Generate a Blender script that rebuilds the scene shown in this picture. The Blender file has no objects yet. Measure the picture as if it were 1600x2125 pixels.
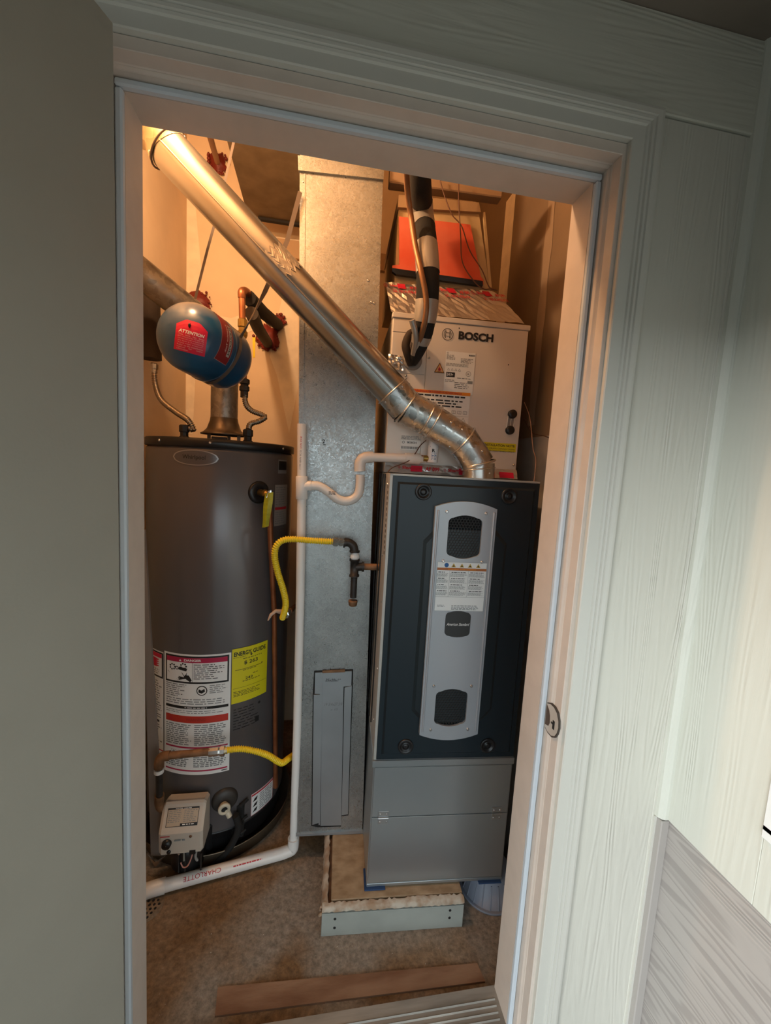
import bpy, math, random
from mathutils import Matrix, Vector
random.seed(7)
PI = math.pi
sc = bpy.context.scene
C = bpy.context.scene.collection

# ------------------------------------------------------------------ camera
FPX = 849.78
CAM = Vector((.34205, -.76899, 1.41741))
MROW = Matrix(((0.98466764, -0.1645417, 0.05792811), (0.03922319, -0.1147361, -0.99262136), (0.16997405, 0.97967426, -0.10652307)))
cam_d = bpy.data.cameras.new('camera'); cam = bpy.data.objects.new('camera', cam_d); C.objects.link(cam)
R3 = Matrix((MROW[0], -MROW[1], -MROW[2])).transposed()
cam.matrix_world = Matrix.Translation(CAM) @ R3.to_4x4()
cam_d.sensor_fit = 'VERTICAL'; cam_d.sensor_height = 36; cam_d.lens = 36 * FPX / 2125; cam_d.clip_start = .02
sc.camera = cam
# ------------------------------------------------------------------ world, lights, exposure
w = bpy.data.worlds.new('world'); sc.world = w; w.use_nodes = True
nt = w.node_tree; bg = nt.nodes['Background']
bg.inputs[0].default_value = (.80, .93, 1.0, 1); bg.inputs[1].default_value = 2.85
def light(name, typ, loc, power, color, size=.1, rot=None, sy=None):
    d = bpy.data.lights.new(name, typ); o = bpy.data.objects.new(name, d); C.objects.link(o)
    o.location = loc; d.energy = power; d.color = color
    if typ == 'AREA':
        d.size = size
        if sy: d.shape = 'RECTANGLE'; d.size_y = sy
    elif typ == 'POINT': d.shadow_soft_size = size
    if rot: o.rotation_euler = rot
    return o
light('ceiling_bulb', 'POINT', (-.05, .31, 2.42), 27, (1.0, .60, .32), .035)
sun = light('hazy_sun', 'SUN', (-3, -3, 3), 5.6, (.97, 1.0, .98)); sun.data.angle = math.radians(27)
sun.rotation_euler = Vector((1, .66, -.02)).to_track_quat('-Z', 'Y').to_euler()
sc.view_settings.view_transform = 'Standard'; sc.view_settings.look = 'None'
sc.view_settings.gamma = 1; sc.view_settings.use_curve_mapping = False
sc.view_settings.exposure = 0.0

# ------------------------------------------------------------------ frames and pixel helpers (a ray met with a real plane)
YAW = -.0584
FE = Matrix.Translation((.4, .6, 0)) @ Matrix.Rotation(YAW, 4, 'Z') @ Matrix.Translation((-.4, -.6, 0))
FW = Matrix.Identity(4)
FEi = FE.inverted()
def W(u, v, ax, val):
    d = MROW.transposed() @ Vector(((u - 800) / FPX, (v - 1062.5) / FPX, 1))
    return CAM + d * ((val - CAM[ax]) / d[ax])
def L(u, v, y):
    d = FEi.to_3x3() @ (MROW.transposed() @ Vector(((u - 800) / FPX, (v - 1062.5) / FPX, 1))); o = FEi @ CAM
    return o + d * ((y - o.y) / d.y)
def WY(u, v, y): return W(u, v, 1, y)

# ------------------------------------------------------------------ materials
def mat(name, col, rough=.5, metal=0., var=0., vs=8., bump=0., bs=60., col2=None, spec=None, stretch=None, alpha=None, trans=None, coat=0, detail=4, sharp=None, thr=None):
    m = bpy.data.materials.new(name); m.use_nodes = True; t = m.node_tree; N = t.nodes; K = t.links
    b = N['Principled BSDF']; b.inputs['Roughness'].default_value = rough; b.inputs['Metallic'].default_value = metal
    b.inputs['Base Color'].default_value = (*col, 1)
    if spec is not None: b.inputs['Specular IOR Level'].default_value = spec
    if coat: b.inputs['Coat Weight'].default_value = coat; b.inputs['Coat Roughness'].default_value = .15
    if trans: b.inputs['Transmission Weight'].default_value = trans
    tc = N.new('ShaderNodeTexCoord'); mp = N.new('ShaderNodeMapping'); K.new(tc.outputs['Object'], mp.inputs[0])
    if stretch: mp.inputs['Scale'].default_value = stretch
    if var or col2:
        n = N.new('ShaderNodeTexNoise'); n.inputs['Scale'].default_value = vs; n.inputs['Detail'].default_value = detail; K.new(mp.outputs[0], n.inputs[0])
        r = N.new('ShaderNodeValToRGB'); r.color_ramp.elements[0].position = .35 if not thr else thr[0]; r.color_ramp.elements[1].position = .65 if not thr else thr[1]
        c2 = col2 if col2 else tuple(max(0, c * (1 - var)) for c in col)
        r.color_ramp.elements[0].color = (*c2, 1); r.color_ramp.elements[1].color = (*col, 1)
        K.new(n.outputs[0], r.inputs[0]); K.new(r.outputs[0], b.inputs['Base Color'])
    if bump:
        n2 = N.new('ShaderNodeTexNoise'); n2.inputs['Scale'].default_value = bs; n2.inputs['Detail'].default_value = 5; K.new(mp.outputs[0], n2.inputs[0])
        bm_ = N.new('ShaderNodeBump'); bm_.inputs['Strength'].default_value = bump; bm_.inputs['Distance'].default_value = .004
        K.new(n2.outputs[0], bm_.inputs['Height']); K.new(bm_.outputs[0], b.inputs['Normal'])
    return m
def grain(name, col, ax, rough=.55, strength=.5, dist=.003, fine=70., col2=None):
    """painted rough-sawn timber; ax = axis along which the grain runs"""
    m = mat(name, col, rough); t = m.node_tree; N = t.nodes; K = t.links; b = N['Principled BSDF']; mp = N['Mapping']
    s = [1, 1, 1]; s[ax] = .07; mp.inputs['Scale'].default_value = s
    n = N.new('ShaderNodeTexNoise'); n.inputs['Scale'].default_value = fine; n.inputs['Detail'].default_value = 6; n.inputs['Distortion'].default_value = .6; K.new(mp.outputs[0], n.inputs[0])
    n3 = N.new('ShaderNodeTexNoise'); n3.inputs['Scale'].default_value = 9; n3.inputs['Detail'].default_value = 2; K.new(mp.outputs[0], n3.inputs[0])
    wv = N.new('ShaderNodeMath'); wv.operation = 'MULTIPLY'; wv.inputs[1].default_value = 150; K.new(n3.outputs[0], wv.inputs[0])
    si = N.new('ShaderNodeMath'); si.operation = 'SINE'; K.new(wv.outputs[0], si.inputs[0])
    pw = N.new('ShaderNodeMath'); pw.operation = 'MULTIPLY'; pw.inputs[1].default_value = .20; K.new(si.outputs[0], pw.inputs[0])
    ad = N.new('ShaderNodeMath'); ad.operation = 'ADD'; K.new(n.outputs[0], ad.inputs[0]); K.new(pw.outputs[0], ad.inputs[1])
    n4 = N.new('ShaderNodeTexNoise'); n4.inputs['Scale'].default_value = 4.5; n4.inputs['Detail'].default_value = 3; tc = N['Texture Coordinate']; K.new(tc.outputs['Object'], n4.inputs[0])
    ms = N.new('ShaderNodeMapRange'); ms.inputs[1].default_value = .38; ms.inputs[2].default_value = .62; ms.inputs[3].default_value = .15; K.new(n4.outputs[0], ms.inputs[0])
    mu = N.new('ShaderNodeMath'); mu.operation = 'MULTIPLY'; K.new(ad.outputs[0], mu.inputs[0]); K.new(ms.outputs[0], mu.inputs[1])
    bp = N.new('ShaderNodeBump'); bp.inputs['Strength'].default_value = strength; bp.inputs['Distance'].default_value = dist
    K.new(mu.outputs[0], bp.inputs['Height']); K.new(bp.outputs[0], b.inputs['Normal'])
    if col2:
        r = N.new('ShaderNodeValToRGB'); r.color_ramp.elements[0].position = .35; r.color_ramp.elements[1].position = .5
        r.color_ramp.elements[0].color = (*col2, 1); r.color_ramp.elements[1].color = (*col, 1); K.new(ad.outputs[0], r.inputs[0]); K.new(r.outputs[0], b.inputs['Base Color'])
    return m
def galv(name, base, rough=.38, scale=70, contrast=.35, metal=.9):
    m = mat(name, base, rough, metal); t = m.node_tree; N = t.nodes; K = t.links; b = N['Principled BSDF']; mp = N['Mapping']
    v = N.new('ShaderNodeTexVoronoi'); v.inputs['Scale'].default_value = scale
    nz = N.new('ShaderNodeTexNoise'); nz.inputs['Scale'].default_value = scale * .5; nz.inputs['Detail'].default_value = 3; K.new(mp.outputs[0], nz.inputs[0])
    mx = N.new('ShaderNodeMix'); mx.data_type = 'VECTOR'; mx.inputs[0].default_value = .06; K.new(mp.outputs[0], mx.inputs[4]); K.new(nz.outputs[1], mx.inputs[5]); K.new(mx.outputs[1], v.inputs[0])
    n = N.new('ShaderNodeTexNoise'); n.inputs['Scale'].default_value = 5; n.inputs['Detail'].default_value = 6; K.new(mp.outputs[0], n.inputs[0])
    sp = N.new('ShaderNodeSeparateColor'); K.new(v.outputs['Color'], sp.inputs[0])
    a = N.new('ShaderNodeMath'); a.operation = 'MULTIPLY_ADD'; a.inputs[1].default_value = contrast; K.new(sp.outputs[0], a.inputs[0])
    n_ = N.new('ShaderNodeMath'); n_.operation = 'MULTIPLY'; n_.inputs[1].default_value = .9; K.new(n.outputs[0], n_.inputs[0]); K.new(n_.outputs[0], a.inputs[2])
    r = N.new('ShaderNodeValToRGB'); r.color_ramp.elements[0].position = .3; r.color_ramp.elements[1].position = .85
    r.color_ramp.elements[0].color = (*[c * .62 for c in base], 1); r.color_ramp.elements[1].color = (*[min(1, c * 1.25) for c in base], 1)
    K.new(a.outputs[0], r.inputs[0]); K.new(r.outputs[0], b.inputs['Base Color'])
    rr = N.new('ShaderNodeMapRange'); rr.inputs[3].default_value = rough - .1; rr.inputs[4].default_value = rough + .18; K.new(sp.outputs[1], rr.inputs[0]); K.new(rr.outputs[0], b.inputs['Roughness'])
    bp = N.new('ShaderNodeBump'); bp.inputs['Strength'].default_value = .12; bp.inputs['Distance'].default_value = .001; K.new(n.outputs[0], bp.inputs['Height']); K.new(bp.outputs[0], b.inputs['Normal'])
    return m
M = {}
M['sidV'] = grain('siding_paint_vertical', (.63, .61, .54), 2, strength=.85, fine=48)
M['sidH'] = grain('siding_paint_horizontal', (.62, .61, .53), 0, strength=.7)
M['sidR'] = grain('right_siding_paint', (.64, .64, .57), 2, strength=.5, fine=48)
M['taupeBoard'] = grain('taupe_board_tone', (.41, .375, .35), 1, strength=1., fine=30, col2=(.33, .30, .28), dist=.006)  # darker taupe tone for the boards below the siding panels
M['casing'] = mat('casing_paint', (.63, .61, .55), .45, bump=.05, bs=40)
M['jamb'] = mat('jamb_paint', (.70, .60, .52), .45, var=.06, vs=20, bump=.04, bs=60)
M['door'] = mat('door_paint', (.34, .315, .26), .5, var=.05, vs=6, bump=.05, bs=200)
M['strip'] = mat('weatherstrip_vinyl', (.62, .68, .74), .4)
M['soffit'] = mat('soffit_paint', (.27, .22, .18), .7, var=.2, vs=6, bump=.1)
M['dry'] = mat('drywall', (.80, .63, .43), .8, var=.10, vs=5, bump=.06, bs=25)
M['mud'] = mat('joint_compound', (.88, .76, .58), .8, var=.12, vs=18, bump=.1, bs=30)
M['dryShade'] = mat('drywall_shade', (.26, .18, .11), .8, var=.15, vs=5, bump=.06, bs=25)  # drywall darkened: the shade beside the furnace is put into its colour
M['conc'] = mat('concrete_floor', (.30, .22, .15), .8, col2=(.19, .105, .045), vs=4, bump=1., bs=38, detail=12, thr=(.40, .62))
_t = M['conc'].node_tree; _N = _t.nodes; _b = _N['Principled BSDF']; _c = _b.inputs['Base Color']; _old = _c.links[0].from_socket
_n1 = _N.new('ShaderNodeTexNoise'); _n1.inputs['Scale'].default_value = 2.2; _n1.inputs['Detail'].default_value = 3; _t.links.new(_N['Mapping'].outputs[0], _n1.inputs[0])
_r1 = _N.new('ShaderNodeMapRange'); _r1.inputs[1].default_value = .48; _r1.inputs[2].default_value = .56; _t.links.new(_n1.outputs[0], _r1.inputs[0])
_x1 = _N.new('ShaderNodeMix'); _x1.data_type = 'RGBA'; _t.links.new(_r1.outputs[0], _x1.inputs[0]); _t.links.new(_old, _x1.inputs[6]); _x1.inputs[7].default_value = (.27, .225, .18, 1)
_n2 = _N.new('ShaderNodeTexNoise'); _n2.inputs['Scale'].default_value = 60; _n2.inputs['Detail'].default_value = 6; _n2.inputs['Roughness'].default_value = .75; _t.links.new(_N['Mapping'].outputs[0], _n2.inputs[0])
_r2 = _N.new('ShaderNodeMapRange'); _r2.inputs[1].default_value = .35; _r2.inputs[2].default_value = .7; _r2.inputs[3].default_value = .55; _r2.inputs[4].default_value = 1.35; _t.links.new(_n2.outputs[0], _r2.inputs[0])
_x2 = _N.new('ShaderNodeMix'); _x2.data_type = 'RGBA'; _x2.blend_type = 'MULTIPLY'; _x2.inputs[0].default_value = 1; _t.links.new(_x1.outputs[2], _x2.inputs[6]); _t.links.new(_r2.outputs[0], _x2.inputs[7]); _t.links.new(_x2.outputs[2], _c)
M['stem'] = mat('foundation_concrete', (.34, .31, .27), .9, var=.3, vs=9, bump=.3, bs=40)
M['dark'] = mat('dark_void', (.012, .010, .009), .9)
M['black'] = mat('black_plastic', (.012, .012, .013), .35)
M['blackm'] = mat('black_iron', (.045, .038, .034), .5, .4, var=.4, vs=30, bump=.2, bs=120)
M['rust'] = mat('rusty_iron', (.26, .13, .06), .6, .3, var=.5, vs=30, bump=.3, bs=120)
M['duct'] = galv('galvanised_duct', (.40, .41, .40), .36, 170, .22, .82)
M['ductsm'] = mat('smooth_sheet_metal', (.42, .45, .47), .42, .75, var=.12, vs=6)
M['vent'] = mat('vent_pipe_metal', (.52, .50, .46), .27, .95, var=.12, vs=8)
M['elbow'] = galv('elbow_spangle', (.50, .50, .48), .3, 55, .5, .95)
M['flue'] = galv('flue_metal', (.33, .30, .26), .42, 60, .35, .85)
M['hood'] = mat('hood_metal', (.20, .16, .12), .4, .8, var=.3, vs=14)
M['heater'] = mat('heater_enamel', (.118, .110, .112), .30, .25, var=.05, vs=3, coat=.25)
M['heat2'] = mat('heater_badge', (.33, .32, .31), .3, .5)
M['blue'] = mat('tank_blue', (.008, .085, .19), .28, col2=(.006, .05, .12), vs=5, coat=.4)
_t = M['blue'].node_tree; _N = _t.nodes; _g = _N.new('ShaderNodeNewGeometry'); _s = _N.new('ShaderNodeSeparateXYZ'); _t.links.new(_g.outputs['Normal'], _s.inputs[0])
_m = _N.new('ShaderNodeMapRange'); _m.inputs[1].default_value = .45; _m.inputs[2].default_value = 1.0; _m.inputs[4].default_value = .75; _t.links.new(_s.outputs[2], _m.inputs[0])   # settled dust
_x = _N.new('ShaderNodeMix'); _x.data_type = 'RGBA'; _c = _N['Principled BSDF'].inputs['Base Color']; _t.links.new(_c.links[0].from_socket, _x.inputs[6]); _x.inputs[7].default_value = (.36, .29, .22, 1); _t.links.new(_m.outputs[0], _x.inputs[0]); _t.links.new(_x.outputs[2], _c)
M['red'] = mat('red_label', (.62, .006, .045), .45)
M['maroon'] = mat('maroon_label', (.22, .008, .012), .45)
M['pvc'] = mat('white_pvc', (.78, .74, .70), .35, var=.04, vs=9)
M['yel'] = mat('yellow_flex', (.80, .56, .015), .35)
M['yell'] = mat('yellow_label', (.68, .60, .01), .5)
M['white'] = mat('white_paper', (.80, .80, .78), .5)
M['grey'] = mat('grey_print', (.22, .23, .23), .6)
M['ink'] = mat('black_ink', (.012, .012, .012), .5)
M['inkr'] = mat('red_ink', (.50, .02, .03), .5)
M['orange'] = mat('orange_print', (.80, .26, .01), .5)
M['brownp'] = mat('brown_orange_print', (.42, .13, .03), .5)
M['bluep'] = mat('blue_print', (.01, .10, .30), .5)
M['bosch'] = mat('cream_steel', (.68, .63, .57), .42, .1, bump=.02, bs=300)
M['navy'] = mat('navy_panel', (.011, .020, .027), .36, .1)
M['navy2'] = mat('navy_recess', (.012, .020, .025), .33, .1)
M['silver'] = mat('silver_plastic', (.42, .44, .47), .35, .35)
M['screw'] = mat('screw_steel', (.7, .7, .7), .25, .95)
M['charcoal'] = mat('charcoal_badge', (.028, .03, .03), .4)
M['beigeside'] = mat('furnace_side', (.46, .44, .40), .45, .3)
M['cab'] = mat('galvannealed_cabinet', (.50, .54, .56), .30, .8, var=.06, vs=3)
M['hinge'] = mat('hinge_zinc', (.55, .57, .58), .35, .9)
M['foil'] = mat('foil_tape', (.60, .58, .56), .30, .85, bump=.6, bs=40)
M['tan'] = mat('duct_board', (.52, .38, .20), .7, var=.2, vs=10)
M['redp'] = mat('red_duct_wrap', (.62, .075, .03), .5, col2=(.70, .16, .09), vs=6)
M['foam'] = mat('dark_red_sealant', (.17, .018, .010), .5, bump=.5, bs=60)
M['copper'] = mat('copper_pipe', (.52, .20, .09), .38, .8, var=.3, vs=18)
M['copperd'] = mat('dull_copper', (.34, .17, .08), .45, .6, var=.3, vs=18)
M['brass'] = mat('brass_valve', (.50, .32, .09), .35, .9, var=.3, vs=40)
M['chrome'] = mat('bright_steel', (.66, .66, .64), .22, .95)
M['flexm'] = mat('corrugated_steel', (.40, .34, .27), .28, .95)
M['insul'] = mat('black_foam', (.010, .009, .008), .85, bump=.2, bs=200)
M['brins'] = mat('brown_foam', (.030, .018, .010), .85, bump=.2, bs=150)
M['tapeg'] = mat('grey_duct_tape', (.40, .38, .35), .38, .5, bump=.25, bs=40)
M['osb'] = mat('osb_board', (.40, .29, .18), .75, col2=(.27, .18, .10), vs=22, bump=.2, bs=50, stretch=(1, 1.6, 1), detail=6)
M['oldwood'] = mat('old_wood', (.20, .11, .06), .8, col2=(.11, .055, .03), vs=14, bump=.3, bs=60, stretch=(.3, 2, 1))
M['greybd'] = mat('grey_painted_board', (.36, .37, .33), .7, var=.15, vs=9, bump=.1)
M['plaster'] = mat('plaster_crust', (.50, .44, .36), .8, col2=(.33, .22, .14), vs=35, bump=.5, bs=80)
M['thr'] = mat('threshold_metal', (.34, .31, .27), .5, .4, var=.3, vs=20, stretch=(.3, 3, 1))
M['bucket'] = mat('blue_grey_plastic', (.25, .27, .33), .5)
M['bluepad'] = mat('blue_pad', (.012, .045, .13), .7)
M['strap'] = mat('strap_metal', (.13, .10, .08), .5, .2)
M['gvalve'] = mat('cream_plastic', (.55, .48, .40), .4)
M['gtape'] = mat('white_thread_tape', (.75, .74, .72), .6, bump=.5, bs=150)
M['wirebr'] = mat('brown_wire', (.10, .04, .02), .5)
M['clear'] = mat('clear_port', (.75, .75, .72), .15, 0)
M['post'] = mat('dusty_post', (.22, .19, .17), .6, var=.1, vs=5)

# ------------------------------------------------------------------ mesh builder
SPLIT = {'screw', 'pinhole', 'nail_head', 'tape_mark'}   # alike pieces collected in one builder, linked as one object each
class MB:
    def __init__(s): s.v = []; s.f = []; s.m = []; s.sm = []; s.mats = []; s.marks = []
    def mi(s, m):
        if m not in s.mats: s.mats.append(m)
        return s.mats.index(m)
    def add(s, vs, fs, m, smooth=False, mark=True):
        if mark: s.marks.append((len(s.v), len(s.f)))
        o = len(s.v); s.v += [Vector(x) for x in vs]; k = s.mi(m)
        for f in fs: s.f.append([i + o for i in f]); s.m.append(k); s.sm.append(smooth)
        return s
    def box(s, a, b, m, bev=0.):
        x0, y0, z0 = [min(p, q) for p, q in zip(a, b)]; x1, y1, z1 = [max(p, q) for p, q in zip(a, b)]
        if not bev:
            return s.add([(x, y, z) for x in (x0, x1) for y in (y0, y1) for z in (z0, z1)], [(0, 1, 3, 2), (4, 6, 7, 5), (0, 4, 5, 1), (2, 3, 7, 6), (0, 2, 6, 4), (1, 5, 7, 3)], m)
        c = bev; vs = []; idx = {}
        for i in (0, 1):
            for j in (0, 1):
                for k in (0, 1):
                    P = ((x0, x1)[i], (y0, y1)[j], (z0, z1)[k]); S = (1 if i == 0 else -1, 1 if j == 0 else -1, 1 if k == 0 else -1)
                    for ax in range(3):
                        q = [P[t] + (S[t] * c if t != ax else 0) for t in range(3)]; idx[(i, j, k, ax)] = len(vs); vs.append(q)
        fs = []
        for ax in range(3):
            o = [t for t in range(3) if t != ax]
            for sd in (0, 1):
                q = []
                for (p, r) in ((0, 0), (1, 0), (1, 1), (0, 1)):
                    t = [0, 0, 0]; t[ax] = sd; t[o[0]] = p; t[o[1]] = r; q.append(idx[(*t, ax)])
                fs.append(q)
        for ax in range(3):
            o = [t for t in range(3) if t != ax]
            for p in (0, 1):
                for r in (0, 1):
                    t0 = [0, 0, 0]; t1 = [0, 0, 0]; t0[o[0]] = t1[o[0]] = p; t0[o[1]] = t1[o[1]] = r; t1[ax] = 1
                    fs.append([idx[(*t0, o[0])], idx[(*t0, o[1])], idx[(*t1, o[1])], idx[(*t1, o[0])]])
        for i in (0, 1):
            for j in (0, 1):
                for k in (0, 1): fs.append([idx[(i, j, k, 0)], idx[(i, j, k, 1)], idx[(i, j, k, 2)]])
        return s.add(vs, fs, m)
    def hexa(s, P, m):  # 8 points: bottom 4 ccw, top 4 ccw
        return s.add(P, [(3, 2, 1, 0), (4, 5, 6, 7), (0, 1, 5, 4), (1, 2, 6, 5), (2, 3, 7, 6), (3, 0, 4, 7)], m)
    def tube(s, pts, r, m, n=14, cap=True, rads=None, smooth=True):
        pts = [Vector(p) for p in pts]; k = len(pts); T = []
        for i in range(k):
            d = (pts[min(i + 1, k - 1)] - pts[max(i - 1, 0)]); T.append(d.normalized())
        u = T[0].orthogonal().normalized(); vs = []
        for i in range(k):
            u = (u - T[i] * u.dot(T[i])).normalized(); w_ = T[i].cross(u); rr = rads[i] if rads else r
            for j in range(n):
                a = 2 * PI * j / n; vs.append(pts[i] + (u * math.cos(a) + w_ * math.sin(a)) * rr)
        fs = [(i * n + j, i * n + (j + 1) % n, (i + 1) * n + (j + 1) % n, (i + 1) * n + j) for i in range(k - 1) for j in range(n)]
        s.add(vs, fs, m, smooth)
        if cap: s.add(vs[:n] + vs[(k - 1) * n:], [tuple(range(n))[::-1], tuple(range(n, 2 * n))], m, False, False)
        return s
    def lathe(s, o, axis, prof, m, n=32, smooth=True, cap=True):
        """prof: list of (t along axis, radius)"""
        o = Vector(o); a = Vector(axis).normalized(); u = a.orthogonal().normalized(); w_ = a.cross(u); vs = []
        for t, r in prof:
            for j in range(n):
                g = 2 * PI * j / n; vs.append(o + a * t + (u * math.cos(g) + w_ * math.sin(g)) * r)
        k = len(prof)
        fs = [(i * n + j, i * n + (j + 1) % n, (i + 1) * n + (j + 1) % n, (i + 1) * n + j) for i in range(k - 1) for j in range(n)]
        s.add(vs, fs, m, smooth)
        if cap: s.add(vs[:n] + vs[(k - 1) * n:], [tuple(range(n))[::-1], tuple(range(n, 2 * n))], m, False, False)
        return s
    def ball(s, c, r, m, n=12):
        if not hasattr(r, '__len__'): r = (r, r, r)
        vs = []; k = n // 2 + 1
        for i in range(k + 1):
            for j in range(n):
                a = PI * i / k; b = 2 * PI * j / n; vs.append((c[0] + r[0] * math.sin(a) * math.cos(b), c[1] + r[1] * math.sin(a) * math.sin(b), c[2] + r[2] * math.cos(a)))
        return s.add(vs, [(i * n + j, i * n + (j + 1) % n, (i + 1) * n + (j + 1) % n, (i + 1) * n + j) for i in range(k) for j in range(n)], m, True)
    def prism(s, poly, d, m, smooth=False, back=None):
        """poly: 3D points, extruded by vector d"""
        n = len(poly); d = Vector(d); p = [Vector(q) for q in poly]
        return s.add(p + [q + d for q in p], [tuple(range(n))[::-1], tuple(range(n, 2 * n))] + [(i, (i + 1) % n, n + (i + 1) % n, n + i) for i in range(n)], m)
    def build(s, name, parent=None, frame=FW, loc=None, auto=True):
        if name in SPLIT and len(s.marks) > 1:
            ends = s.marks[1:] + [(len(s.v), len(s.f))]
            for (v0, f0), (v1, f1) in zip(s.marks, ends):
                k = MB(); k.v = s.v[v0:v1]; k.f = [[i - v0 for i in f] for f in s.f[f0:f1]]; k.m = s.m[f0:f1]; k.sm = s.sm[f0:f1]; k.mats = s.mats; o = k.build(name, parent)
            return o
        loc = LOC[parent.name] if parent is not None else Vector(loc if loc is not None else sum_loc(s.v))
        me = bpy.data.meshes.new(name); me.from_pydata([tuple(v - loc) for v in s.v], [], s.f)
        for m in s.mats: me.materials.append(m)
        me.polygons.foreach_set('material_index', s.m); me.polygons.foreach_set('use_smooth', s.sm)
        me.update()
        import bmesh as _b
        bm = _b.new(); bm.from_mesh(me); _b.ops.recalc_face_normals(bm, faces=bm.faces); bm.to_mesh(me); bm.free()
        o = bpy.data.objects.new(name, me); C.objects.link(o)
        if parent is not None: o.parent = parent
        else: o.matrix_world = frame @ Matrix.Translation(loc)
        LOC[o.name] = loc
        return o
LOC = {}
def sum_loc(v):
    xs = [p.x for p in v]; ys = [p.y for p in v]; zs = [p.z for p in v]
    return ((min(xs) + max(xs)) / 2, (min(ys) + max(ys)) / 2, min(zs))
def tag(o, label, cat, group=None):
    o['label'] = label; o['category'] = cat
    if group: o['group'] = group
    return o
def thing(name, label, cat, loc, frame=FW, group=None):
    o = bpy.data.objects.new(name, None); C.objects.link(o); o.matrix_world = frame @ Matrix.Translation(loc); LOC[o.name] = Vector(loc)
    o.empty_display_size = .05
    return tag(o, label, cat, group)
def struct(o, label, cat):
    o['kind'] = 'structure'; return tag(o, label, cat)
def struct_empty(name, label, cat, loc=(0, 0, 0), frame=FW):
    return struct(thing(name, label, cat, loc, frame), label, cat)
def stuff(o): o['kind'] = 'stuff'; return o

def arc(c, a, b, r, t0, t1, n=8):
    c = Vector(c); a = Vector(a); b = Vector(b)
    return [c + a * (r * math.cos(t0 + (t1 - t0) * i / n)) + b * (r * math.sin(t0 + (t1 - t0) * i / n)) for i in range(n + 1)]
def smoothpath(P, k=6):
    P = [Vector(p) for p in P]; out = []
    for i in range(len(P) - 1):
        p0 = P[max(i - 1, 0)]; p1 = P[i]; p2 = P[i + 1]; p3 = P[min(i + 2, len(P) - 1)]
        for j in range(k):
            t = j / k
            out.append(.5 * ((2 * p1) + (p2 - p0) * t + (2 * p0 - 5 * p1 + 4 * p2 - p3) * t * t + (3 * p1 - p0 - 3 * p2 + p3) * t ** 3))
    out.append(P[-1]); return out
def resample(P, step):
    out = [P[0]]; acc = 0
    for a, b in zip(P, P[1:]):
        d = (b - a).length
        while acc + d >= step:
            t = (step - acc) / d; a = a.lerp(b, t); out.append(a); d = (b - a).length; acc = 0
        acc += d
    return out
def corrugated(mb, P, r, m, pitch, amp, n=12, sub=4):
    Q = resample(smoothpath(P, 12), pitch / sub)
    mb.tube(Q, r, m, n, rads=[r + amp * math.cos(2 * PI * i / sub) for i in range(len(Q))])

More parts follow.
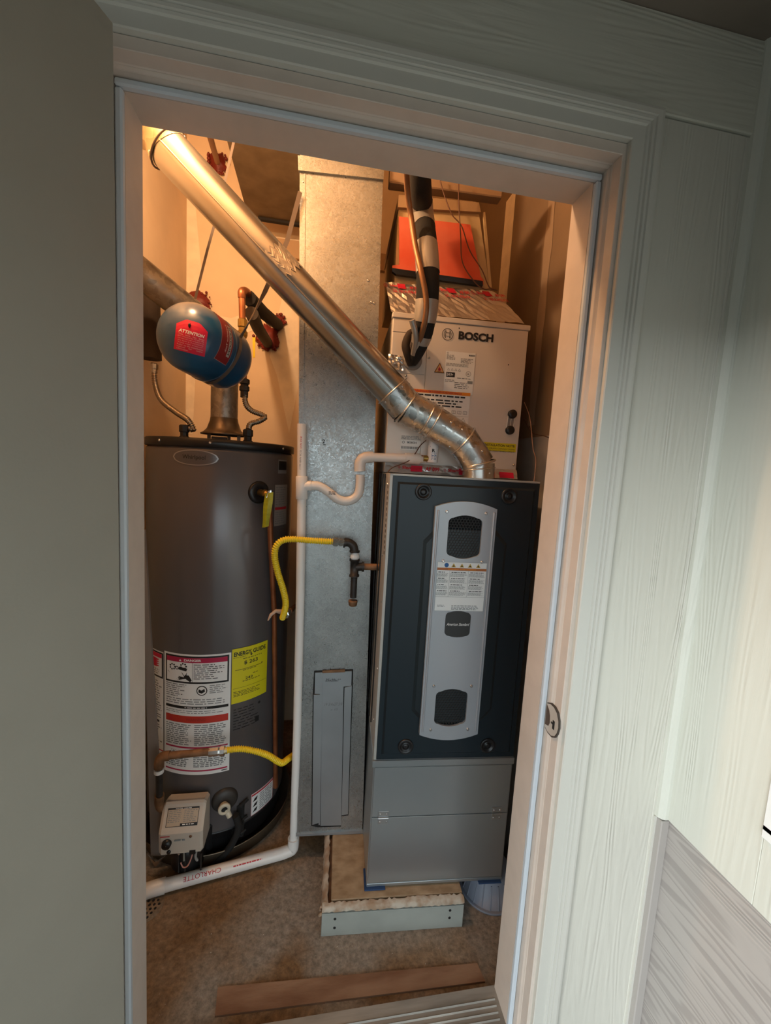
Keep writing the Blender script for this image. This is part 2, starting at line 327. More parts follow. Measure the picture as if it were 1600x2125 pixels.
# ------------------------------------------------------------------ printed sheets (flat print on real surfaces)
_tc = {}
def text_tris(body, size, bold=0., shear=0.):
    key = (body, bold, shear)
    if key not in _tc:
        cu = bpy.data.curves.new('t', 'FONT'); cu.body = body; cu.size = 1; cu.offset = bold; cu.shear = shear; cu.resolution_u = 3
        o = bpy.data.objects.new('t', cu); me = bpy.data.meshes.new_from_object(o)
        vs = [(v.co.x, v.co.y) for v in me.vertices]; fs = [tuple(p.vertices) for p in me.polygons]
        bpy.data.objects.remove(o); bpy.data.meshes.remove(me); bpy.data.curves.remove(cu)
        xs = [a for a, b in vs] or [0]; ys = [b for a, b in vs] or [0]
        _tc[key] = (vs, fs, min(xs), max(xs), min(ys), max(ys))
    return _tc[key]
class Sheet:
    def __init__(s, fn, cut=None): s.mb = MB(); s.fn = fn; s.cut = cut
    def rect(s, x0, y0, x1, y1, m, lay=0):
        if x1 < x0: x0, x1 = x1, x0
        if y1 < y0: y0, y1 = y1, y0
        n = max(1, math.ceil((x1 - x0) / s.cut)) if s.cut else 1
        vs = []; fs = []
        for i in range(n + 1):
            x = x0 + (x1 - x0) * i / n; vs += [s.fn(x, y0, lay), s.fn(x, y1, lay)]
            if i: k = 2 * i; fs.append((k - 2, k, k + 1, k - 1))
        s.mb.add(vs, fs, m)
    def poly(s, P, m, lay=0): s.mb.add([s.fn(x, y, lay) for x, y in P], [tuple(range(len(P)))], m)
    def frame(s, x0, y0, x1, y1, t, m, lay=1):
        s.rect(x0, y0, x1, y0 + t, m, lay); s.rect(x0, y1 - t, x1, y1, m, lay); s.rect(x0, y0 + t, x0 + t, y1 - t, m, lay); s.rect(x1 - t, y0 + t, x1, y1 - t, m, lay)
    def disc(s, x, y, r, m, lay=1, n=20, r2=0, sy=1.):
        if not r2:
            for i in range(n):
                a, b = -r + 2 * r * i / n, -r + 2 * r * (i + 1) / n; ha, hb = [math.sqrt(max(r * r - q * q, 0)) * sy for q in (a, b)]
                s.poly([(x + a, y - ha), (x + b, y - hb), (x + b, y + hb), (x + a, y + ha)], m, lay)
        else:
            for i in range(n):
                a, b = 2 * PI * i / n, 2 * PI * (i + 1) / n
                s.poly([(x + r * math.cos(a), y + r * sy * math.sin(a)), (x + r * math.cos(b), y + r * sy * math.sin(b)), (x + r2 * math.cos(b), y + r2 * sy * math.sin(b)), (x + r2 * math.cos(a), y + r2 * sy * math.sin(a))], m, lay)
    def tri(s, x, y, r, m, lay=1): s.poly([(x - r, y - r * .8), (x + r, y - r * .8), (x, y + r * .95)], m, lay)
    def text(s, body, x, y, wid, hei, m, lay=2, bold=0., shear=0., rot=0., flipx=False):
        """text fitted to a box of wid x hei centred on x, y"""
        vs, fs, x0, x1, y0, y1 = text_tris(body, 1, bold, shear)
        if x1 <= x0: return
        sx = wid / (x1 - x0); sy = hei / (y1 - y0); c, q = math.cos(rot), math.sin(rot); out = []
        for a, b in vs:
            a = (a - (x0 + x1) / 2) * sx; b = (b - (y0 + y1) / 2) * sy; out.append(s.fn(x + c * a - q * b, y + q * a + c * b, lay))
        s.mb.add(out, fs, m)
    def lines(s, x0, y0, x1, y1, n, m, lay=1, fill=.45, rag=.25):
        """rows of print too small to read"""
        h = (y1 - y0) / n
        for i in range(n):
            y = y0 + (i + .5) * h; x = x0; e = x1 - (x1 - x0) * rag * random.random()
            while x < e:
                wd = random.uniform(.5, 2.2) * h * 1.5; s.rect(x, y - h * fill / 2, min(x + wd, e), y + h * fill / 2, m, lay); x += wd + h * .55
    def build(s, name, parent): return s.mb.build(name, parent)
def flat(o, ux, uy, nrm, eps=.0004):
    o = Vector(o); ux = Vector(ux).normalized(); uy = Vector(uy).normalized(); nrm = Vector(nrm).normalized()
    return lambda x, y, l: o + ux * x + uy * y + nrm * (eps * (l + 1))
def frontY(y):  # absolute x, z on a plane y = const, facing the camera side
    return lambda x, z, l: Vector((x, y - .0004 * (l + 1), z))
def screw(mb, p, r=.004, nrm=(0, -1, 0), m=None):
    mb.lathe(p, nrm, [(0, r), (r * .35, r * .95), (r * .6, r * .55)], m or M['screw'], 10)

# ================================================================== THE SETTING
H, XR, YB, YS = 2.02, .876, .129, .058
ZC = 2.285
# ---- outside wall around the doorway
wf = struct_empty('wall_front', 'pale green-grey painted timber siding around the closet doorway', 'wall')
b = MB()
b.box((-1.84, .014, -.05), (-.035, YB, 3.0), M['dry']); b.box((.911, .014, -.05), (1.187, YB, 3.0), M['dry']); b.box((-.035, .014, 2.055), (.911, YB, 3.0), M['dry'])
b.build('wall_core', wf)
MB().box((-1.84, -.006, 2.118), (1.186, .014, ZC), M['sidH'], .002).build('frieze_board', wf)
MB().box((.9622, -.002, -.05), (1.160, .014, 2.1155), M['sidV'], .0015).build('siding_board', wf)
MB().box((1.1605, -.002, -.05), (1.187, .014, 2.1155), M['sidV'], .0015).build('siding_board', wf)
MB().box((-1.84, -.002, -.05), (-.085, .014, 2.1155), M['sidV'], .0015).build('siding_board', wf)
# ---- casing with beads, mitred
tr = struct_empty('trim_1', 'beaded casing framing the doorway, painted pale green-grey', 'trim')
XI0, XI1, ZI = -.025, .901, 2.057
prof = [(0, .0), (0, -.011), (.002, -.013), (.026, -.013), (.028, -.0165), (.032, -.0175), (.0335, -.0155), (.0355, -.0195), (.040, -.020), (.0415, -.0175), (.0435, -.021), (.052, -.0215), (.057, -.0205), (.058, -.017), (.058, 0)]
def sweep(pr, a, bb, name, parent, m, clipa=1, clipb=1):
    """a, bb: functions s -> (x, z) at both ends"""
    mb = MB(); n = len(pr); vs = [(*a(s)[:1], y, a(s)[1]) for s, y in pr] + [(*bb(s)[:1], y, bb(s)[1]) for s, y in pr]
    fs = [(i, i + 1, n + i + 1, n + i) for i in range(n - 1)] + [tuple(range(n)), tuple(range(n, 2 * n))]
    mb.add(vs, fs, m); return mb.build(name, parent)
sweep(prof, lambda s: (XI1 + s, -.05), lambda s: (XI1 + s, ZI + s), 'casing_side', tr, M['casing'])
sweep(prof, lambda s: (XI0 - s, -.05), lambda s: (XI0 - s, ZI + s), 'casing_side', tr, M['casing'])
sweep(prof, lambda s: (XI0 - s, ZI + s), lambda s: (XI1 + s, ZI + s), 'casing_head', tr, M['casing'])
# ---- rabbeted jamb
tj = struct_empty('trim_2', 'taupe rabbeted door jamb with white weatherstrip and strike plate', 'trim')
jp = [(.036, -.001), (.0175, -.001), (.0165, .000), (.0165, .024), (.0150, .026), (.0170, .029), (.0135, .0325), (.0127, .034), (.0127, YS), (0, YS), (0, YB), (.036, YB)]
sweep(jp, lambda s: (XR + s, -.05), lambda s: (XR + s, H + s), 'jamb_side', tj, M['jamb'])
sweep(jp, lambda s: (-s, -.05), lambda s: (-s, H + s), 'jamb_side', tj, M['jamb'])
sweep(jp, lambda s: (-s, H + s), lambda s: (XR + s, H + s), 'jamb_head', tj, M['jamb'])
for (x0, x1) in ((XR - .0006, XR + .0115), (-.0115, .0006)):
    MB().box((x0, .045, .02), (x1, YS, H - .002), M['strip'], .003).build('weatherstrip', tj)
MB().box((-.0115, .044, H - .0008), (XR + .0115, YS, H + .0115), M['strip'], .003).build('weatherstrip', tj)
# strike plate on the latch jamb
xs = XR + .0127
p1 = W(1137, 1462, 0, xs); p2 = W(1150, 1530, 0, xs); zc = .872
pts = [(.0445, -.028), (.0445, .028), (.032, .034), (.018, .034), (.006, .028), (-.002, .014), (-.004, 0), (-.001, -.014), (.006, -.026), (.018, -.033), (.032, -.033)]
st = MB().prism([(xs - .0015, y, zc + z) for y, z in pts], (.0012, 0, 0), mat('painted_strike', (.62, .55, .48), .4, .2)).build('strike_plate', tj)
MB().prism([(xs - .0012, y * 1.0 - (.0025 if y < .03 else 0), zc + z * 1.09) for y, z in pts], (.004, 0, 0), mat('mortise_shadow', (.06, .045, .035), .8)).build('mortise', st)
MB().prism([(xs - .0022, y, zc + z) for y, z in ((.044, -.022), (.044, .026), (.034, .018), (.029, .008), (.027, -.008), (.031, -.018))], (.0006, 0, 0), mat('worn_brown', (.09, .055, .035), .6)).build('latch_hole', st)
b = MB(); b.box((xs - .0023, .009, zc - .014), (xs - .0016, .016, zc + .006), M['dark']); b.box((xs - .0023, .016, zc - .005), (xs - .0016, .022, zc - .001), M['dark']); b.build('screw_slot', st)
# ---- threshold
tt = struct_empty('trim_3', 'weathered ridged threshold across the foot of the doorway', 'trim')
b = MB(); b.hexa([(-.03, -.03, -.05), (.906, -.03, -.05), (.906, YB + .004, -.05), (-.03, YB + .004, -.05), (-.03, -.03, .012), (.906, -.03, .012), (.906, YB + .004, .028), (-.03, YB + .004, .028)], M['thr']); b.build('sill', tt)
for i in range(8):
    y = .015 + i * .0125; z = .012 + (y + .03) / .163 * .016
    b = MB(); b.prism([(0.002, y, z - .001), (0.002, y + .0035, z + .0030), (0.002, y + .007, z - .0005)], (.858 + i * .001, 0, 0), M['thr']); b.build('ridge', tt)
# ---- open door leaf
dA = Vector((.031, -.047, 0)); dd = Vector((-.363, -.932, 0)).normalized(); dn = Vector((-.932, .363, 0)).normalized()
def leaf(s, t, z): return dA + dd * s + dn * t + Vector((0, 0, z))
def lbox(mb, s0, s1, t0, t1, z0, z1, m, bev=.002):
    k = MB().box((s0, t0, z0), (s1, t1, z1), m, bev); mb.add([leaf(v.x, v.y, v.z) for v in k.v], k.f, m)
dr = struct(thing('door_1', 'grey-taupe smooth door leaf standing open beside the doorway', 'door', (dA.x, dA.y, .02)), 'grey-taupe smooth door leaf standing open beside the doorway', 'door')
b = MB(); lbox(b, 0, .90, 0, .044, .02, 2.03, M['door'], .0035); b.build('door_leaf', dr)
for z in (.28, 1.03, 1.80):
    b = MB(); q = leaf(-.004, .040, z); b.tube([q, q + Vector((0, 0, .09))], .006, M['hinge'], 10); b.build('hinge', dr)
# ---- right outer wall
wr = struct_empty('wall_right', 'pale painted siding wall meeting the doorway wall at the corner, taupe below', 'wall')
ZT = .635
MB().box((1.187, -.208, ZT), (1.205, -.0, ZC + .2), M['sidR'], .001).build('siding_panel', wr)
MB().box((1.187, -2.2, ZT), (1.205, -.2085, ZC + .2), M['sidR'], .001).build('siding_panel', wr)
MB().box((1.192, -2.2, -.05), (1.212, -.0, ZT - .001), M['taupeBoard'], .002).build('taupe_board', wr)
b = MB(); P = [(1.187, -.002, 0), (1.168, -.002, 0), (1.1685, -.009, 0), (1.1735, -.0155, 0), (1.180, -.019, 0), (1.187, -.0195, 0)]
b.prism([(x, y, ZT) for x, y, z in P], (0, 0, ZC - ZT), M['sidR']); b.build('corner_moulding', wr)
b = MB(); b.box((1.164, -.006, -.05), (1.170, -.0015, ZT), M['casing']); b.build('corner_bead', wr)
b = MB(); b.box((1.170, -.0205, -.05), (1.192, -.0025, ZT - .002), mat('taupe_corner_tone', (.40, .365, .34), .5), .002); b.build('corner_post', wr)  # corner strip in a darker taupe tone, like the low boards
b = MB(); b.box((1.150, -.045, ZC - .03), (1.187, -.0, ZC), M['sidR'], .002); 
# window on that wall
wn = struct_empty('window_1', 'white frame corner of the window on the pale wall', 'window')
b = MB(); b.box((1.172, -.235, .800), (1.187, -.213, 1.25), M['white'], .002); b.box((1.172, -.9, .785), (1.187, -.213, .812), M['white'], .002); b.box((1.172, -.9, 1.25), (1.187, -.213, 1.272), M['white'], .002); b.box((1.172, -.9, .812), (1.187, -.88, 1.25), M['white'], .002); b.build('window_frame', wn)
MB().box((1.180, -.88, .812), (1.186, -.235, 1.25), mat('window_glass', (.75, .85, .9), .05)).build('pane', wn)
# ---- soffit, outside ground and added light blockers
struct(MB().box((-3.2, -1.62, 1.70), (2.2, -1.50, ZC + .3), M['soffit']).build('light_block_beam'), 'added out-of-view taupe beam holding sky light off the upper siding', 'beam')  # unseen beam, added to darken the tops of the outside walls
struct(MB().box((-3.2, -1.6, ZC), (1.3, .014, ZC + .02), M['soffit']).build('soffit'), 'dark taupe boarded soffit above the doorway wall', 'ceiling')
struct(MB().box((-60, -60, -.12), (60, .014, -.05), mat('paving', (.11, .11, .10), .9, var=.2, vs=3)).build('floor_outside'), 'grey concrete paving outside below the threshold', 'floor')
struct(MB().box((-1.84, -1.62, 1.86), (-1.72, .014, ZC + .3), M['soffit']).build('light_block_beam'), 'added out-of-view taupe beam cutting the low sun off the upper siding', 'beam')  # unseen side beam, added to keep the sun off the high siding
struct(MB().box((-1.84, -1.62, -.05), (-1.72, .014, 1.26), M['sidV']).build('light_block_wall'), 'added out-of-view wall shading the lower siding from the low sun', 'wall')  # unseen wall, added to keep the sun off the low boards
# ---- closet shell
b = MB(); b.box((-.35, YB, -.05), (1.2, 1.46, 0), M['conc'])
fl = b.build('floor', loc=(.4, .6, 0)); struct(fl, 'dusty brown concrete closet floor', 'floor')
# stains and trowel ridges in the slab: worn screed edges
for (pp) in ([(640, 2010), (655, 1930), (661, 1930), (650, 2010)],):
    MB().prism([W(u, v, 2, 0.0004) for u, v in pp], (0, 0, .0012), M['conc']).build('screed_ridge', fl)
stuff(MB().add([p for i in range(60) for p in (lambda q, s: [q, q + Vector((s, s * .3, 0)), q + Vector((s * .4, s, .0)), q + Vector((s * .4, s * .4, s * .6))])(Vector((random.uniform(-.15, .9), random.uniform(.16, .5), .0003)), random.uniform(.0015, .004))], [f for i in range(60) for f in ((4 * i, 4 * i + 1, 4 * i + 3), (4 * i + 1, 4 * i + 2, 4 * i + 3), (4 * i + 2, 4 * i, 4 * i + 3))], M['plaster']).build('debris', fl))
# perforated drain cover at the left
b = MB(); dc = W(312, 1885, 2, .002)
b.lathe((dc.x - .02, dc.y + .01, .0), (0, 0, 1), [(0, .055), (.003, .055), (.003, .001)], M['conc'], 24, cap=False)
for i in range(-3, 4):
    for j in range(-3, 4):
        x, y = dc.x - .02 + i * .014 + (j % 2) * .007, dc.y + .01 + j * .0125
        if (x - dc.x + .02) ** 2 + (y - dc.y - .01) ** 2 < .045 ** 2: b.lathe((x, y, .0031), (0, 0, 1), [(0, .0042), (.0003, .0042)], M['dark'], 8)
b.build('drain_cover', fl)
wl = struct_empty('wall_left', 'tan drywall on the closet side behind the water heater', 'wall')
MB().box((-.35, YB, 0), (-.300, 1.46, 3.05), M['dry']).build('drywall', wl)
wb = struct_empty('wall_back', 'warm tan drywall at the rear of the closet', 'wall')
MB().box((-.35, 1.41, 0), (1.2, 1.46, 3.05), M['dry']).build('drywall', wb)
def seam(y0, poly, parent, frameax=1, val=1.4085, name='mud_seam', m=None):
    MB().prism([W(u, v, frameax, val) for u, v in poly], (0, .001, 0) if frameax == 1 else (.001, 0, 0), m or M['mud']).build(name, parent)
seam(0, [(388, 410), (405, 420), (418, 560), (412, 640), (400, 900), (386, 900)], wb)
seam(0, [(560, 480), (622, 490), (622, 530), (580, 560), (560, 540)], wb)
seam(0, [(585, 620), (619, 640), (619, 800), (600, 900), (575, 780), (560, 740)], wb)
seam(0, [(425, 650), (480, 660), (540, 640), (545, 680), (480, 700), (430, 690)], wb)
# red-brown fire sealant around the pipe penetrations
def blob(u, v, y, r, name='sealant', parent=None, k=26):
    mb = MB(); c = WY(u, v, y); n = 20; P = []
    for i in range(n):
        a = 2 * PI * i / n; rr = r * random.uniform(.75, 1.2); P.append(c + Vector((rr * math.cos(a), 0, rr * math.sin(a))))
    Q = [c + (p - c) * .55 + Vector((0, -.018, 0)) for p in P]
    mb.add(P + Q + [c + Vector((0, -.024, 0))], [(i, (i + 1) % n, n + (i + 1) % n, n + i) for i in range(n)] + [(n + i, n + (i + 1) % n, 2 * n) for i in range(n)], M['foam'], True)
    for i in range(k):
        a = random.uniform(0, 2 * PI); q = r * random.uniform(.7, 1.25); mb.ball(c + Vector((q * math.cos(a), -.004, q * math.sin(a))), random.uniform(.003, .009), M['foam'], 6)
    return mb.build(name, parent)
blob(452, 338, 1.40, .040, parent=wb); blob(412, 628, 1.40, .050, parent=wb); blob(556, 700, 1.40, .058, parent=wb); blob(578, 668, 1.40, .030, parent=wb)
wc = struct_empty('wall_side', 'brown drywall with shade in its colour and concrete stem wall beside the furnace', 'wall')
MB().box((1.10, YB, 0), (1.15, 1.46, 3.05), M['dryShade']).build('drywall', wc)
MB().box((1.088, YB, 0), (1.1, 1.41, 1.555), M['stem'], .002).build('stem_wall', wc)
b = MB(); n = 16; vs = []
for i in range(n + 1):
    z = 1.6 + i * .06; d = .004 * math.sin(i * 1.7); vs += [(1.0985, .606 + d, z), (1.0985, .655 - d, z)]
b.add(vs, [(2 * i, 2 * i + 1, 2 * i + 3, 2 * i + 2) for i in range(n)], mat('seam_right', (.38, .28, .19), .8, var=.1, vs=12)); b.build('mud_seam', wc)
b = MB(); b.add([(1.0985, .93, 1.6), (1.0985, 1.02, 1.6), (1.0985, 1.02, 2.58), (1.0985, .93, 2.58)], [(0, 1, 2, 3)], M['mud']); b.build('mud_seam', wc)
struct(MB().box((-.35, YB, 3.0), (1.15, 1.46, 3.06), M['dryShade']).build('ceiling'), 'dark closet ceiling above the ducts', 'ceiling')

# ================================================================== OVERHEAD THINGS
o = thing('ceiling_duct', 'brown stained plywood-faced duct running overhead beside the galvanised riser', 'duct', (.12, 1.0, 2.5))
b = MB(); b.box((-.005, .40, 2.50), (.236, 1.275, 2.59), mat('stained_ply', (.20, .145, .085), .8, col2=(.14, .10, .055), vs=12, detail=8), .002); b.build('duct_box', o)
b = MB(); b.box((.04, 1.262, 2.487), (.262, 1.283, 2.4985), M['dark'], .002); b.build('end_flange', o)
tag(MB().box((.10, 1.385, 2.40), (.9, 1.41, 2.48), mat('end_board', (.46, .31, .18), .8)).build('wall_batten', loc=(.5, 1.3, 2.36)), 'tan batten fixed along the rear wall under the overhead duct', 'batten')
# stub with sealant drips near the ceiling
tag(MB().tube([WY(452, 340, 1.40), WY(437, 287, 1.15), WY(430, 262, 1.05)], .012, mat('stub_pipe', (.34, .2, .12), .6)).build('stub_pipe', loc=WY(452, 340, 1.3)), 'short brown stub pipe rising from the uppermost red sealant patch', 'pipe')

# ---- big vent pipe
ys = .495
e0 = L(995, 1005, ys); e0.z = 1.395
pA = L(992, 960, ys); pB = L(962, 915, ys); pC = L(905, 880, .49); pD = L(866, 862, .488); pE = L(812, 812, .485)
pZ = WY(340, 300, .44); pZ = FEi @ pZ
vt = thing('vent_pipe', 'long shiny metal vent pipe slanting from the dark furnace up across the doorway', 'pipe', (e0.x, e0.y, 1.402), FE)
R4 = .0500
cen = L(993, 990, ys)
V0 = Vector((cen.x, ys, 1.402)); V1 = L(993, 962, ys); V2 = L(960, 915, ys); V3 = L(885, 868, ys); V4 = L(842, 845, .49); V5 = L(815, 812, .488)
def seg(a, b_, r, m, name, par, rb=None, n=40):
    mb = MB(); a = Vector(a); b_ = Vector(b_); mb.tube([a, b_], r, m, n, rads=[r, rb or r]); return mb.build(name, par)
def gore(pts, r, m, name):
    mb = MB(); mb.tube(pts, r, m, 40); return mb.build(name, vt)
def ringat(p, t, r, mb, m, w_=.0035):
    t = Vector(t).normalized(); mb.lathe(Vector(p) - t * w_, t, [(0, r), (w_ * .4, r + .0035), (w_, r + .0045), (w_ * 1.6, r + .0035), (w_ * 2, r)], m, 40, cap=False)
up = Vector((0, 0, 1)); dlow = (V3 - V2).normalized(); d45 = (V5 - V4).normalized()
gore([V0, V1], R4 * 1.0, M['vent'], 'collar')
gore([V1 - up * .004, V1 + (V2 - V1) * .45, V2 + (V2 - V1).normalized() * .004], R4 * 1.01, M['elbow'], 'elbow_section')
gore([V2 - (V3 - V2).normalized() * .004, V2.lerp(V3, .5)], R4 * 1.01, M['elbow'], 'elbow_section')
gore([V2.lerp(V3, .45), V3], R4 * 1.03, M['elbow'], 'elbow_section')
gore([V3 - dlow * .004, V4], R4 * 1.03, M['elbow'], 'elbow_section')
gore([V4 - (V5 - V4).normalized() * .003, V5], R4 * 1.05, M['elbow'], 'elbow_section')
b = MB()
ringat(V1, up.lerp((V2 - V1).normalized(), .4), R4 * 1.02, b, M['chrome']); ringat(V1 - up * .016, up.lerp((V2 - V1).normalized(), .2), R4 * 1.0, b, M['chrome'], .0025)
ringat(V2, (V2 - V1).normalized() + dlow, R4 * 1.02, b, M['chrome']); ringat(V3, dlow + (V4 - V3).normalized(), R4 * 1.03, b, M['chrome']); ringat(V3.lerp(V2, .18), dlow, R4 * 1.03, b, M['chrome'], .003)
ringat(V4, (V4 - V3).normalized() + d45, R4 * 1.05, b, M['chrome']); ringat(V5, d45, R4 * 1.05, b, M['chrome'], .003)
b.build('crimp_bead', vt)
dl = (pZ - V5).normalized()
mp_ = V5.lerp(pZ, .50)
gore([V5 - dl * .006, V5.lerp(pZ, .25), mp_, V5.lerp(pZ, .75), pZ], R4 * 1.0, M['vent'], 'pipe_run')
b = MB(); b.tube([V5 - dl * .004, mp_], .0025, M['vent'], 6); b.tube([mp_, pZ], .0025, M['vent'], 6)
for v in b.v: v += Vector((0, -.0485, -.013))
b.build('lock_seam', vt)
pz2 = FEi @ WY(318, 262, .43); pz3 = FEi @ WY(262, 245, .42)
gore([pZ - dl * .012, pZ + (pz2 - pZ) * .9, pz3], R4 * 1.05, galv('old_elbow', (.55, .47, .33), .4, 40, .4, .85), 'upper_elbow')
b = MB(); ringat(pZ - dl * .012, dl, R4 * 1.045, b, M['strap'], .0022); b.build('upper_joint', vt)
b = MB()
for t, a in ((.008, 2.6), (.012, 4.0), (.02, 5.2)):
    for P0, D, rr in ((V5, dl, R4 * 1.05), (pZ, dl, R4 * 1.05), (V2.lerp(V3, .6), dlow, R4 * 1.03), (V2.lerp(V3, .3), dlow, R4 * 1.01), (V0 + up * .03, up, R4), (V1.lerp(V2, .5), (V2 - V1).normalized(), R4)):
        uu = Vector((0, -1, 0)); ww = D.cross(uu).normalized(); q = uu * math.cos(a - 3.6) + ww * math.sin(a - 3.6); screw(b, P0 + q * (rr - .001) - D * t, .0042, q)
b.build('screw', vt)
# wrinkled foil patch midway along the pipe and a strip of tape scrap
pm = V5.lerp(pZ, .53); uu = Vector((0, -1, 0)); ww = dl.cross(uu).normalized()
b = MB(); n = 12; vs = []; fs = []
for i in range(n + 1):
    for j in range(n + 1):
        a = -.2 + 1.3 * j / n; t = (-.5 + i / n) * .075; q = uu * math.cos(a) + ww * math.sin(a); k = random.uniform(.0006, .0022)
        vs.append(pm + dl * (t + .008 * math.sin(j * 2.1)) + q * (R4 + k))
fs = [(i * (n + 1) + j, i * (n + 1) + j + 1, (i + 1) * (n + 1) + j + 1, (i + 1) * (n + 1) + j) for i in range(n) for j in range(n)]
b.add(vs, fs, mat('crumpled_foil', (.50, .44, .36), .45, .8), False); b.build('foil_patch', vt)
q = FEi @ WY(704, 672, .445); b = MB(); b.prism([L(692, 668, .44), L(722, 671, .44), L(720, 675, .44), L(700, 673, .44)], (0, -.002, 0), M['plaster']); b.build('tape_scrap', vt)

# ---- galvanised riser duct
DY = .58
duc = thing('return_duct', 'tall spangled galvanised sheet-metal riser duct between water heater and furnace', 'duct', (.43, .75, .097), FE)
def dpt(u, v, y=DY): return L(u, v, y)
bl, br, tl, trr = dpt(617, 1733), dpt(752, 1722), dpt(622, 352), dpt(795, 366)
bl.z = br.z = .0975
def back(p, d=.42): return p + Vector((0, d, 0))
b = MB(); b.hexa([bl, br, back(br), back(bl), tl, trr, back(trr), back(tl)], M['duct']); b.build('duct_body', duc)
c0, c1, c2, c3 = dpt(618, 322, .572), dpt(797, 351, .572), dpt(796, 372, .572), dpt(619, 353, .572)
b = MB(); b.hexa([c3, c2, back(c2, .44), back(c3, .44), c0, c1, back(c1, .44), back(c0, .44)], M['duct']); b.build('top_collar', duc)
c0, c1 = c0 + Vector((.005, .008, 0)), c1 + Vector((-.005, .008, 0)); b = MB(); b.hexa([c0, c1, back(c1), back(c0), c0 + up * .25, c1 + up * .25, back(c1) + up * .25, back(c0) + up * .25], M['duct']); b.build('upper_duct', duc)
b = MB()  # vertical lock seam near one edge and bottom flange
s0, s1 = dpt(622, 1730, DY - .002), dpt(631, 360, DY - .002); b.prism([s0, s0 + Vector((.004, 0, 0)), s1 + Vector((.004, 0, 0)), s1], (0, .0022, 0), M['duct']); b.build('lock_seam', duc)
b = MB(); q0, q1 = bl + Vector((-.004, -.006, 0)), br + Vector((.002, -.006, 0)); b.prism([q0, q1, q1 + up * .012, q0 + up * .006], (0, .008, 0), M['ductsm']); b.build('bottom_flange', duc)
def plate(poly, y, th, m, name): return MB().prism([dpt(u, v, y) for u, v in poly], (0, th, 0), m).build(name, duc)
plate([(654, 1396), (730, 1393), (729, 1423), (713, 1425), (708, 1713), (665, 1714), (668, 1440), (653, 1440)], DY - .006, .006, M['ductsm'], 'access_panel')
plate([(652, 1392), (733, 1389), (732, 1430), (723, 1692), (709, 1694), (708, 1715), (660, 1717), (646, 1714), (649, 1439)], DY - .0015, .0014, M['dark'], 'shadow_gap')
plate([(651, 1442), (664, 1442), (661, 1708), (648, 1712)], DY - .009, .008, M['ductsm'], 'side_rail')
plate([(715, 1427), (730, 1424), (722, 1690), (709, 1692)], DY - .009, .008, M['ductsm'], 'side_rail')
plate([(669, 1392), (716, 1389), (716, 1395), (669, 1397)], DY - .008, .002, M['rust'], 'rusted_edge')
plate([(664, 1399), (669, 1399), (664, 1712), (661, 1712)], DY - .0085, .003, M['ductsm'], 'fold')
ps = Sheet(lambda x, z, l: Vector((x, DY - .0068 - .0004 * l, z)))
a_, c_ = dpt(691, 1411, DY - .006), dpt(692, 1461, DY - .006)
ps.text('25x20x1"', a_.x, a_.z, .052, .010, M['ink'], 1, 0, .25, -.02); ps.build('handwritten_size', duc); ps = Sheet(ps.fn)
ps.text('19 3/4x27 5/8', c_.x, c_.z, .062, .011, M['grey'], 1, 0, .3, .03)
c_ = dpt(693, 1472, DY - .006); ps.text('x 10', c_.x, c_.z, .026, .007, M['grey'], 1, 0, .3, .03); ps.build('handwritten_size', duc)
ps = Sheet(lambda x, z, l: Vector((x, DY - .0004 * (l + 1), z))); a_ = dpt(671, 916); ps.text('2', a_.x, a_.z, .010, .012, M['ink'], 1, .02, .2, .3); ps.text('~', a_.x + .004, a_.z - .01, .008, .004, M['ink'], 1, .02); ps.build('pen_mark', duc)
b = MB()
for u, v in ((630, 377), (764, 582), (771, 627), (776, 629), (630, 560)): screw(b, dpt(u, v), .004)
b.build('screw', duc)

# ---- supply plenum above the coil cabinet
py = .62
pl = thing('supply_plenum', 'tan tapered supply plenum above the cream cabinet, behind the wrapped line set', 'duct', (.75, .8, 1.98), FE)
q = [L(798, 588, py), L(1018, 608, py), L(993, 437, py), L(796, 418, py)]; q[0].x = max(q[0].x, .566); q[3].x = max(q[3].x, .566)
b = MB(); b.hexa([q[0], q[1], back(q[1]), back(q[0]), q[3], q[2], back(q[2]), back(q[3])], M['tan']); b.build('plenum_box', pl)
t0, t1, t2, t3 = L(790, 425, py - .012), L(998, 440, py - .012), L(994, 420, py - .012), L(800, 400, py - .012); t0.x = t3.x = .562
b = MB(); b.hexa([t0, t1, back(t1), back(t0), t3, t2, back(t2), back(t3)], mat('plenum_cap', (.33, .22, .12), .6)); b.build('top_flange', pl)
b = MB(); b.prism([L(1003, 440, py - .004), L(1007, 440, py - .004), L(1021, 600, py - .004), L(1015, 600, py - .004)], (0, .01, 0), M['tan']); b.build('corner_angle', pl)
b = MB(); b.prism([L(828, 449, py - .010), L(976, 466, py - .010), L(998, 574, py - .010), L(1003, 580, py - .01), L(1003, 590, py - .010), L(815, 562, py - .010), L(814, 551, py - .010), L(829, 549, py - .010)], (0, .009, 0), M['redp']); b.build('red_access_cover', pl)
b = MB(); b.prism([L(814, 556, py - .024), L(1002, 583, py - .024), L(1002, 593, py - .020), L(822, 569, py - .020), L(814, 563, py - .02)], (0, .013, 0), M['black']); b.build('black_edge', pl)
tag(MB().box((.53, .60, 2.30), (.895, .64, 2.36), mat('beam', (.30, .2, .12), .7), .003).build('ceiling_joist', frame=FE, loc=(.75, .62, 2.3)), 'brown timber crosspiece above the tan plenum and its black gap', 'beam')

